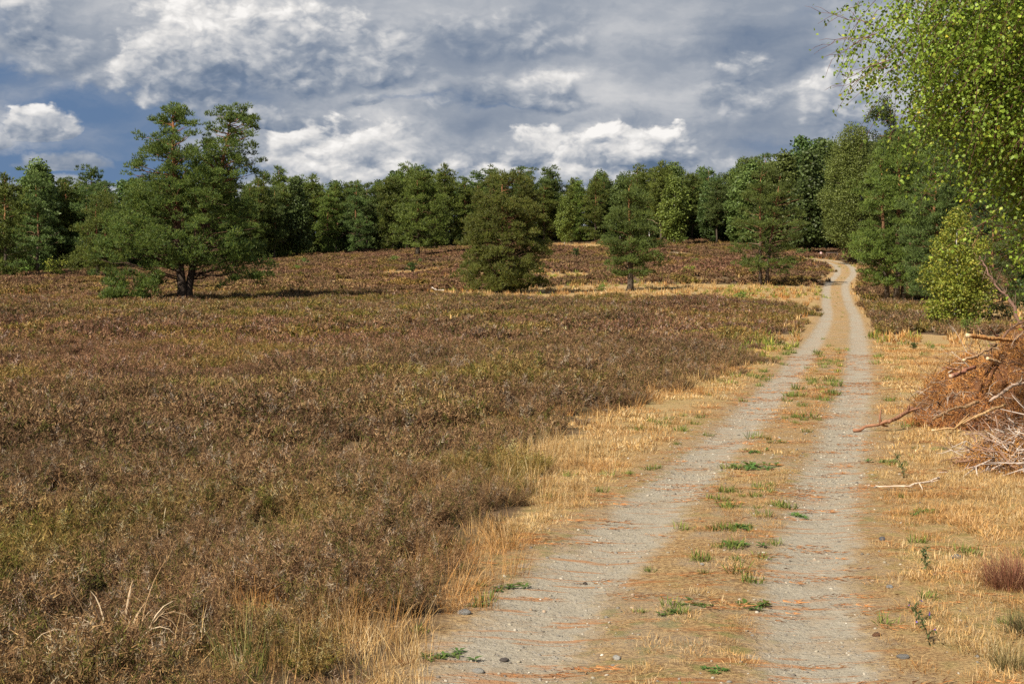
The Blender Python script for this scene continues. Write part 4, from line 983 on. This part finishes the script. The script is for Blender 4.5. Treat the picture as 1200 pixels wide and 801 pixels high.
# low dark heather tussock beside the near grass, right edge
def tuft_thing(name, p, mesh_geo, label, cat, scale=1, rot=0):
    o = link(name, mesh_geo, label=label, category=cat); o.location = (p.x, p.y, gz(p.x, p.y)-.01); o.scale = (scale,)*3; o.rotation_euler = (0, 0, rot); return o
def tuft(seed, n, hgt, w, spread, lean, cols, droop=.5):
    r = np.random.default_rng(seed); g = Geo(); a = r.random(n)*6.283; base = np.stack([np.cos(a), np.sin(a), a*0], 1)*(r.random((n, 1))**.7*spread)
    ll = r.random(n)*lean; a2 = a+r.normal(size=n)*.7; d = np.stack([np.cos(a2)*np.sin(ll), np.sin(a2)*np.sin(ll), np.cos(ll)], 1)
    g.bent(base, d, hgt*(.45+.75*r.random(n)), w, pal(cols, n, r, .25), r, droop); return g.mesh('tuft', M_plant)
RUST = [(.24, .11, .06), (.30, .15, .08), (.17, .08, .05), (.34, .2, .1)]
tuft_thing('grass_tussock', at(1185, 697), tuft(901, 900, .26, .003, .16, 1.0, RUST), 'reddish-brown wiry tussock at the right edge below the brush', 'tussock', 1.05)
tuft_thing('grass_tussock', at(1200, 750), tuft(902, 400, .16, .0035, .10, 1.0, [(.12, .12, .05), (.18, .14, .06), (.10, .08, .04)]), 'small dull green tussock at the right edge nearest the bottom corner', 'tussock')
tuft_thing('grass_tussock', at(1180, 795), tuft(903, 200, .18, .0035, .08, .8, [(.3, .25, .11), (.2, .18, .07), (.42, .32, .15)]), 'thin straw tussock in the bottom right corner', 'tussock')
# big pale straw clump, bottom left
def pale_clump(seed, n, hgt):
    r = np.random.default_rng(seed); g = Geo()
    for i in range(n):
        a = r.random()*6.283; b0 = np.array([math.cos(a), math.sin(a), 0])*r.random()*.13; ln = hgt*(.5+.6*r.random()); le = .1+.5*r.random(); dr = .5+1.7*r.random()
        t = np.linspace(0, 1, 8); th = le+dr*t**2; st = np.stack([np.sin(th)*math.cos(a), np.sin(th)*math.sin(a), np.cos(th)], 1)*ln/7; P = b0+np.cumsum(st, axis=0)
        w = .0060*np.sin(np.clip(t*.85+.12, 0, 1)*math.pi)+.0015; sd = np.array([-math.sin(a), math.cos(a), 0])+r.normal(size=3)*.3; sd /= np.linalg.norm(sd)
        V = np.stack([P-sd*w[:, None]*.5, P+sd*w[:, None]*.5], 1).reshape(-1, 3); F = []
        for k in range(7): F += [(2*k, 2*k+1, 2*k+3), (2*k, 2*k+3, 2*k+2)]
        c = np.array([(.66, .50, .28), (.74, .60, .38), (.50, .35, .17)][r.integers(3)]); g.add(V, F, c*(.85+.2*r.random()))
    return g.mesh('tuft', M_plant)
tuft_thing('dry_grass_clump', at(140, 800), pale_clump(911, 44, .50), 'clump of pale bleached straw blades curling above the heather at bottom left', 'grass clump', 1.0)
tuft_thing('dry_grass_clump', at(190, 640), pale_clump(912, 10, .30), 'few pale dead blades in the heather, behind the large straw clump', 'grass clump')
tuft_thing('green_grass_clump', at(288, 815), tuft(913, 60, .42, .006, .12, .55, [(.20, .20, .06), (.30, .27, .10), (.14, .16, .04)], .3), 'upright yellow-green grass stems at the bottom edge, right of the pale straw clump', 'grass clump')

# ------------------------------------------------------------------ weeds along and between the tracks
def rosette(seed, n=9, L=.06):
    r = np.random.default_rng(seed); g = Geo(); c = [(.07, .13, .03), (.09, .16, .04), (.11, .15, .035)][seed % 3]
    for i in range(n):
        a = i*2.4+r.random()*.5; el = .15+.5*r.random(); d = np.array([math.cos(a)*math.cos(el), math.sin(a)*math.cos(el), math.sin(el)]); sd = np.array([-math.sin(a), math.cos(a), 0]); ln = L*(.6+.7*r.random()); w = ln*.34
        P0 = np.array([0, 0, .004]); P1 = P0+d*ln*.5; P2 = P0+d*ln-np.array([0, 0, ln*.22])
        V = np.array([P0, P1+sd*w*.5, P1-np.array([0, 0, w*.12]), P1-sd*w*.5, P2]); g.add(V, [(0, 1, 2), (0, 2, 3), (1, 4, 2), (2, 4, 3)], np.array(c)*(.85+.3*r.random()))
    return g
def multi(seed, k, spread, L):
    r = np.random.default_rng(seed); g = Geo()
    for i in range(k):
        q = rosette(seed*7+i, 8, L); off = np.array([r.normal()*spread, r.normal()*spread, 0])
        for V, F, K in zip(q.V, q.F, q.K): g.add(V+off, F-F.min(), K)
    return g.mesh('weed', M_plant)
WD = [multi(920+i, 7, .06, .06) for i in range(4)]
for i, (c, rw, sc, lb) in enumerate([(880, 552, 2.0, 'large spreading green weed patch in the middle of the track'), (872, 622, 1.2, 'small dark weed in the centre strip below the large weed patch'), (864, 643, 1.2, 'low weed in the centre strip, next below the small dark weed'),
        (592, 690, 1.0, 'single green weed at the left verge near the gravel'), (882, 720, 1.0, 'green weed on the nearest part of the right wheel track'), (787, 725, .8, 'small green weed between the wheel tracks near the bottom edge'),
        (935, 605, .9, 'tiny weed at the left border of the right wheel track'), (816, 712, .7, 'small flat weed beside the near centre strip weeds'), (910, 520, 1.1, 'small weed in the centre strip above the large patch'),
        (906, 545, 1.0, 'weed immediately right of the large weed patch'), (1085, 605, 1.2, 'green leafy weed in the dry grass below the pale stick'), (886, 530, 1.2, 'weed just above the large weed patch'),
        (838, 790, .6, 'tiny weed at the bottom edge left of centre strip'), (560, 718, .9, 'low green weed at the left verge nearest the heather'), (1040, 545, 1.3, 'green weed in dry grass beside the right wheel track'), (525, 778, .9, 'green weed at the bottom of the left verge')]):
    p = at(c, rw); o = link('weed', WD[i % 4], label=lb, category='weed'); o.location = (p.x, p.y, p.z-.002); o.scale = (sc,)*3; o.rotation_euler = (0, 0, i*1.3)
def bugloss(seed, H, lean):
    r = np.random.default_rng(seed); g = Geo(); P = np.array([(0, 0, -.01), (lean*.2, 0, H*.35), (lean*.5, .02, H*.7), (lean, .03, H)]); g.tube(P, [.004, .0035, .003, .0015], (.10, .11, .05), 4); f = Geo()
    for k in range(5):
        t = .25+.15*k; q = np.array([np.interp(t, [0, .35, .7, 1], P[:, i]) for i in range(3)]); a = (k % 2)*math.pi+r.normal()*.5; e = q+np.array([math.cos(a)*H*.22, math.sin(a)*H*.22, H*.16])
        g.tube(np.array([q, (q+e)/2+np.array([0, 0, .01]), e]), [.0025, .002, .001], (.10, .11, .05), 3); m = 12; tt = r.random(m)[:, None]; g.leaves(q*(1-tt)+e*tt, .028, .009, pal([(.07, .10, .035), (.10, .13, .05)], m, r), r)
        f.leaves(e+r.normal(size=(3, 3))*.006, .012, .009, (.09, .07, .42), r)
    m = 30; tt = r.random(m); q = np.stack([np.interp(tt, [0, .35, .7, 1], P[:, i]) for i in range(3)], 1); g.leaves(q, .035, .010, pal([(.07, .10, .035), (.10, .13, .05)], m, r), r)
    return g.mesh('stalk', M_plant), f.mesh('flowers', M_plant)
for i, (c, rw, H, ln, lb) in enumerate([(1090, 762, .24, -.12, 'straggly wildflower with violet-blue blooms in the dry grass near the bottom'), (1086, 676, .17, -.03, 'upright green wildflower stalk behind the blue-flowering one'), (1060, 560, .25, -.10, 'tall leaning green weed stalk left of the brush heap')]):
    st, fl = bugloss(940+i, H, ln); p = at(c, rw); root = bpy.data.objects.new('wildflower', None); C.objects.link(root); root.location = p; root['label'] = lb; root['category'] = 'wildflower'
    link('stalk', st, root); 
    if i < 1: link('flowers', fl, root)
# leafy oak seedling-like plant on right verge
bush(1072, 410, 9, 2, 'dark spiky green seedling in the dry grass right of the track', 1.2)
bush(1093, 409, 7, 0, 'small reddish-green shoot right beside the dark spiky seedling', 1.2)

# ------------------------------------------------------------------ stones
def stone_mesh(seed, col):
    r = np.random.default_rng(seed); import bmesh; bm = bmesh.new(); bmesh.ops.create_icosphere(bm, subdivisions=2, radius=1)
    V = np.array([v.co[:] for v in bm.verts]); V = V*(1+.28*(vnoise(V[:, 0]*1.7+seed, V[:, 1]*1.7+V[:, 2], seed)[:, None]-.5)*2)*np.array([1, .7, .45]); F = [[v.index for v in f.verts] for f in bm.faces]; bm.free()
    g = Geo(); g.add(V, F, col); return g.mesh('stone', M_wood)
for i, (c, rw, sz, col, lb) in enumerate([(1121, 661, .045, (.26, .26, .25), 'grey flat stone in the dry grass right of the track'), (1034, 638, .04, (.16, .16, .17), 'dark grey stone at the right border of the right wheel track'),
        (1043, 692, .03, (.30, .30, .29), 'pale grey stone at the right border of the track below the dark one'), (544, 724, .045, (.30, .29, .27), 'grey stone at the left border of the track'),
        (591, 786, .03, (.14, .12, .11), 'small dark stone in the left wheel track near the bottom edge'), (686, 692, .024, (.10, .08, .07), 'small dark stone in the left wheel track, in the middle of its width'), (1058, 775, .035, (.28, .27, .25), 'flat grey stone by the right wheel track at the bottom'),
        (823, 665, .022, (.5, .47, .42), 'small whitish stone in the centre strip'), (723, 785, .03, (.55, .52, .46), 'whitish stone in the left wheel track at the bottom'), (560, 790, .035, (.33, .31, .28), 'grey stone at the bottom of the left wheel track'),
        (1027, 755, .03, (.20, .10, .06), 'brown pine cone sized lump at the right border of the near track')]):
    p = at(c, rw); o = link('stone', stone_mesh(950+i, col), label=lb, category='stone'); o.location = (p.x, p.y, p.z+sz*.15); o.scale = (sz,)*3; o.rotation_euler = (0, 0, i)

# ------------------------------------------------------------------ brush heap on the right
def heap(name, cx, cy, rx, ry, H, seed, needles, twigs, label, twig_col, nd_cols, twl=(.15, .6)):
    r = np.random.default_rng(seed); g = Geo()
    def top(x, y):
        q = ((x-cx)/rx)**2+((y-cy)/ry)**2; h = H*np.clip(1-q, 0, 1)**.8
        return ground_z(x, y)+h*(.25+1.5*fbm(x*1.9, y*1.9, seed, 5))-.03
    n = 46; u = np.linspace(-1, 1, n); A, B = np.meshgrid(u, u); x = cx+A.ravel()*rx*1.05; y = cy+B.ravel()*ry*1.05; z = top(x, y)-.06; I = np.arange(n*n).reshape(n, n)
    F = np.concatenate([np.stack([I[:-1, :-1], I[:-1, 1:], I[1:, 1:]], -1).reshape(-1, 3), np.stack([I[:-1, :-1], I[1:, 1:], I[1:, :-1]], -1).reshape(-1, 3)])
    g.add(np.stack([x, y, z], 1), F, (.13, .062, .032))
    m = needles; a = r.random(m)*6.283; q = np.sqrt(r.random(m))*1.0; x = cx+np.cos(a)*q*rx; y = cy+np.sin(a)*q*ry; z = top(x, y)
    tone = .55+.9*fbm(x*2.6, y*2.6, seed+9); k = 16
    c = np.repeat(np.stack([x, y, z], 1), k, axis=0)+r.normal(size=(m*k, 3))*.035; d = unit(r.normal(size=(m*k, 3))+np.array([-.2, 0, .5]))
    g.blades(c, d, .05+.05*r.random(m*k), .0055, pal(nd_cols, m*k, r, .25)*np.repeat(tone, k)[:, None], r)
    for i in range(twigs):
        a = r.random()*6.283; q = math.sqrt(r.random()); x = cx+math.cos(a)*q*rx; y = cy+math.sin(a)*q*ry; z = float(top(np.array([x]), np.array([y]))[0]); ln = twl[0]+(twl[1]-twl[0])*r.random()**2
        d = unit(r.normal(size=3)*np.array([1, .8, .45])+np.array([-.25, 0, .25])); P = np.array([x, y, z])+d*ln*np.linspace(-.4, .6, 5)[:, None]; P[1:-1] += r.normal(size=(3, 3))*ln*.05
        cc = np.array(twig_col[r.integers(len(twig_col))]); rd = .004+.014*r.random()**3; g.tube(P, np.linspace(rd, rd*.35, 5), cc, 4)
        for j in range(3):
            s = P[1+j]; dd = unit(d+r.normal(size=3)*.7); g.tube(np.array([s, s+dd*ln*.18, s+dd*ln*.3+r.normal(size=3)*.01]), [rd*.6, rd*.4, rd*.2], cc, 3)
    return link(name, g.mesh(name, M_wood), kind='stuff', label=label, category='brush heap')
ND = [(.42, .185, .050), (.30, .125, .035), (.52, .25, .075), (.15, .07, .025), (.54, .30, .11)]
TW = [(.22, .15, .10), (.34, .25, .18), (.14, .085, .055), (.46, .38, .30), (.24, .14, .085), (.10, .06, .04)]
heap('brush_heap', 9.25, 21.2, 3.2, 2.3, 1.6, 61, 9500, 1500, 'tall heap of rusty cut pine branches and dead needles at the right edge', TW, ND, (.15, 1.1))
heap('brush_heap', 6.9, 19.9, 1.35, .8, .30, 62, 1500, 420, 'low apron of rusty needles at the foot of the tall heap', TW, ND)
heap('brush_heap', 6.0, 15.2, 1.15, .95, .42, 63, 1100, 420, 'low tangle of grey twigs and rusty needles in front of the tall heap', [(.42, .34, .29), (.50, .42, .36), (.30, .2, .15), (.26, .15, .1)], ND, (.3, 1.2))
def stick(name, pts, r0, r1, col, label, side=True, seed=1, cat='branch', forks=5, cut=None):
    r = np.random.default_rng(seed); P = np.array([list(p) for p in pts], float); n = 14; t = np.linspace(0, 1, len(P)); ti = np.linspace(0, 1, n)
    Q = np.stack([np.interp(ti, t, P[:, i]) for i in range(3)], 1); L = np.linalg.norm(P[-1]-P[0]); Q[1:-1] += r.normal(size=(n-2, 3))*L*.008
    org = Q[0].copy(); Q = Q-org; g = Geo(); cols = np.tile(np.array(col), (n, 1))*(.8+.4*r.random((n, 1)))
    if cut is not None: cols[0] = cut
    g.tube(Q, np.linspace(r0, r1, n)*(1+.18*r.normal(size=n)), cols, 7)
    o = link(name, g.mesh(name, M_wood), label=label, category=cat); o.location = org
    if forks:
        for k in range(forks):
            f = Geo()
            i = r.integers(4, n-1); d = unit((Q[-1]-Q[0])+r.normal(size=3)*L*.55); ln = L*(.08+.14*r.random()); f.tube(np.array([Q[i], Q[i]+d*ln*.5+r.normal(size=3)*.01, Q[i]+d*ln]), [r1*.8, r1*.6, r1*.25], np.array(col)*.9, 4)
            link('side_twig', f.mesh('side_twig', M_wood), o)
    return o
PALE = (.55, .40, .26)
stick('dead_branch', [pt(1133, 393, 20.0), pt(1165, 397, 20.3), pt(1193, 399, 20.8)], .033, .028, (.38, .17, .07), 'thick orange-barked cut branch jutting left from the top of the heap', forks=2, seed=1, cut=PALE)
stick('dead_branch', [pt(1129, 422, 19.8), pt(1145, 417, 20), pt(1168, 404, 20.4)], .020, .014, (.28, .16, .10), 'forked grey-brown branch with pale end below the thick orange one', seed=2, cut=PALE)
stick('dead_branch', [pt(1113, 441, 19.6), pt(1125, 437, 19.8), pt(1142, 430, 20.2)], .034, .028, (.30, .15, .09), 'short stubby pinkish-brown branch end sticking out halfway up the heap', forks=2, seed=3, cut=(.6, .42, .28))
stick('dead_branch', [pt(1094, 491, 18.6), pt(1112, 480, 18.9), pt(1146, 471, 19.2)], .014, .022, (.24, .14, .08), 'thin curved dark branch lying across the foot of the heap', seed=4)
stick('dead_branch', [pt(1092, 504, 18.4), pt(1119, 501, 18.4), pt(1150, 484, 18.7), pt(1178, 474, 19)], .013, .019, (.42, .25, .13), 'long tan bent branch along the front foot of the heap', seed=5, cut=PALE)
stick('dead_branch', [pt(1000, 504, 19.2), pt(1024, 498, 19.2), pt(1040, 494, 19.0), pt(1052, 490, 19.2), pt(1069, 478, 19.6)], .020, .028, (.30, .16, .09), 'crooked reddish branch lying on the ground and reaching to the track', seed=6)
stick('dead_branch', [pt(1157, 420, 19.8), pt(1173, 425, 20.0)], .026, .022, (.38, .23, .14), 'short broken stub with a pale split end in the heap below the thick orange branch', forks=0, seed=7, cut=PALE)
stick('dead_branch', [pt(1104, 430, 20.2), pt(1126, 434, 20.4)], .010, .014, (.38, .2, .12), 'thin reddish twig pointing left, just above the stubby pinkish end', seed=8, forks=2)
a = at(1026, 576); b_ = at(1062, 578); c_ = at(1100, 573)
stick('dead_branch', [a+Vector((0, 0, .03)), b_+Vector((0, 0, .05)), c_+Vector((0, 0, .10))], .008, .010, (.62, .50, .37), 'pale bleached stick lying alone in the dry grass in front of the heap', seed=9, forks=3)
stick('dead_branch', [pt(1174, 398, 20.6), pt(1182, 386, 20.8), pt(1194, 379, 21), pt(1210, 374, 21)], .020, .014, (.16, .09, .06), 'dark arching branch on the crest of the heap at the right edge', seed=10, forks=7)
stick('dead_branch', [pt(1160, 383, 20.6), pt(1170, 397, 20.8)], .008, .012, (.20, .1, .07), 'thin upright twig on top of the thick orange branch', seed=11, forks=2)
stick('dead_branch', [pt(1160, 470, 19), pt(1186, 452, 19.3), pt(1206, 446, 19.5)], .02, .016, (.5, .38, .27), 'weathered pale branch in the middle of the heap at the right edge', seed=12)
stick('dead_branch', [pt(1131, 600, 14.5), pt(1165, 560, 15), pt(1195, 505, 15.2)], .010, .006, (.5, .42, .36), 'long pale grey stem rising out of the low twig tangle', seed=13, forks=8)
stick('dead_branch', [pt(1090, 556, 14.8), pt(1130, 552, 15), pt(1180, 530, 15.2)], .010, .008, (.46, .36, .3), 'thin grey stick crossing the top of the low twig tangle', seed=14, forks=7)
stick('leaning_dead_tree', [pt(1206, 400, 27), pt(1186, 356, 27.3), pt(1164, 330, 27.6), pt(1148, 300, 28)], .038, .010, (.20, .125, .09), 'reddish dead pine stem leaning left in front of the green bushes above the heap', seed=15, forks=26, cat='dead tree')
# white fallen stick and marker posts far off
p = at(512, 342); stick('dead_branch', [p+Vector((-.35, 0, .30)), p+Vector((0, 0, .12)), p+Vector((.5, 0, .12))], .05, .04, (.7, .64, .56), 'small white dead stick lying on the heath left of the rounded pine', seed=16, forks=0)
def post(c, row, H, label):
    p = at(c, row); root = bpy.data.objects.new('marker_post', None); C.objects.link(root); root.location = (p.x, p.y, gz(p.x, p.y)); root['label'] = label; root['category'] = 'post'
    g = Geo(); g.tube(np.array([(0, 0, -.1), (0, 0, H*.7), (0, 0, H*.72)]), [.085, .085, .08], (.78, .77, .74), 8); link('shaft', g.mesh('shaft', M_wood), root)
    h = Geo(); h.tube(np.array([(0, 0, H*.72), (0, 0, H*.96), (0, 0, H)]), [.095, .095, .05], (.70, .69, .66), 8); link('cap', h.mesh('cap', M_wood), root)
post(761, 283, 1.8, 'slim white marker post at the wood edge by the spreading pine'); post(827, 281, 1.1, 'short white marker post at the wood edge behind the dry bank')
# low timber rail and stump by the bend
p = at(968, 302)
def rail():
    root = bpy.data.objects.new('timber_barrier', None); C.objects.link(root); root.location = (p.x, p.y, gz(p.x, p.y)); root['label'] = 'low dark timber barrier beside the far bend of the track'; root['category'] = 'barrier'
    g = Geo(); g.tube(np.array([(0, 0, .55), (.5, 0, .56), (1.4, .1, .55)]), .08, (.12, .09, .07), 6); link('rail', g.mesh('rail', M_wood), root)
    for x in (.08, 1.3):
        q = Geo(); q.tube(np.array([(x, .05, -.1), (x, .05, .3), (x, .05, .52)]), .07, (.14, .10, .08), 6); link('post', q.mesh('post', M_wood), root)
rail()
q = Geo(); q.tube(np.array([(0, 0, -.1), (0, 0, .3), (.02, 0, .62)]), [.2, .16, .14], (.55, .36, .34), 8); o = link('tree_stump', q.mesh('tree_stump', M_wood), label='small pinkish stump at the left end of the timber barrier', category='stump'); o.location = (p.x-.6, p.y, gz(p.x-.6, p.y))
print('objects', len(bpy.data.objects))
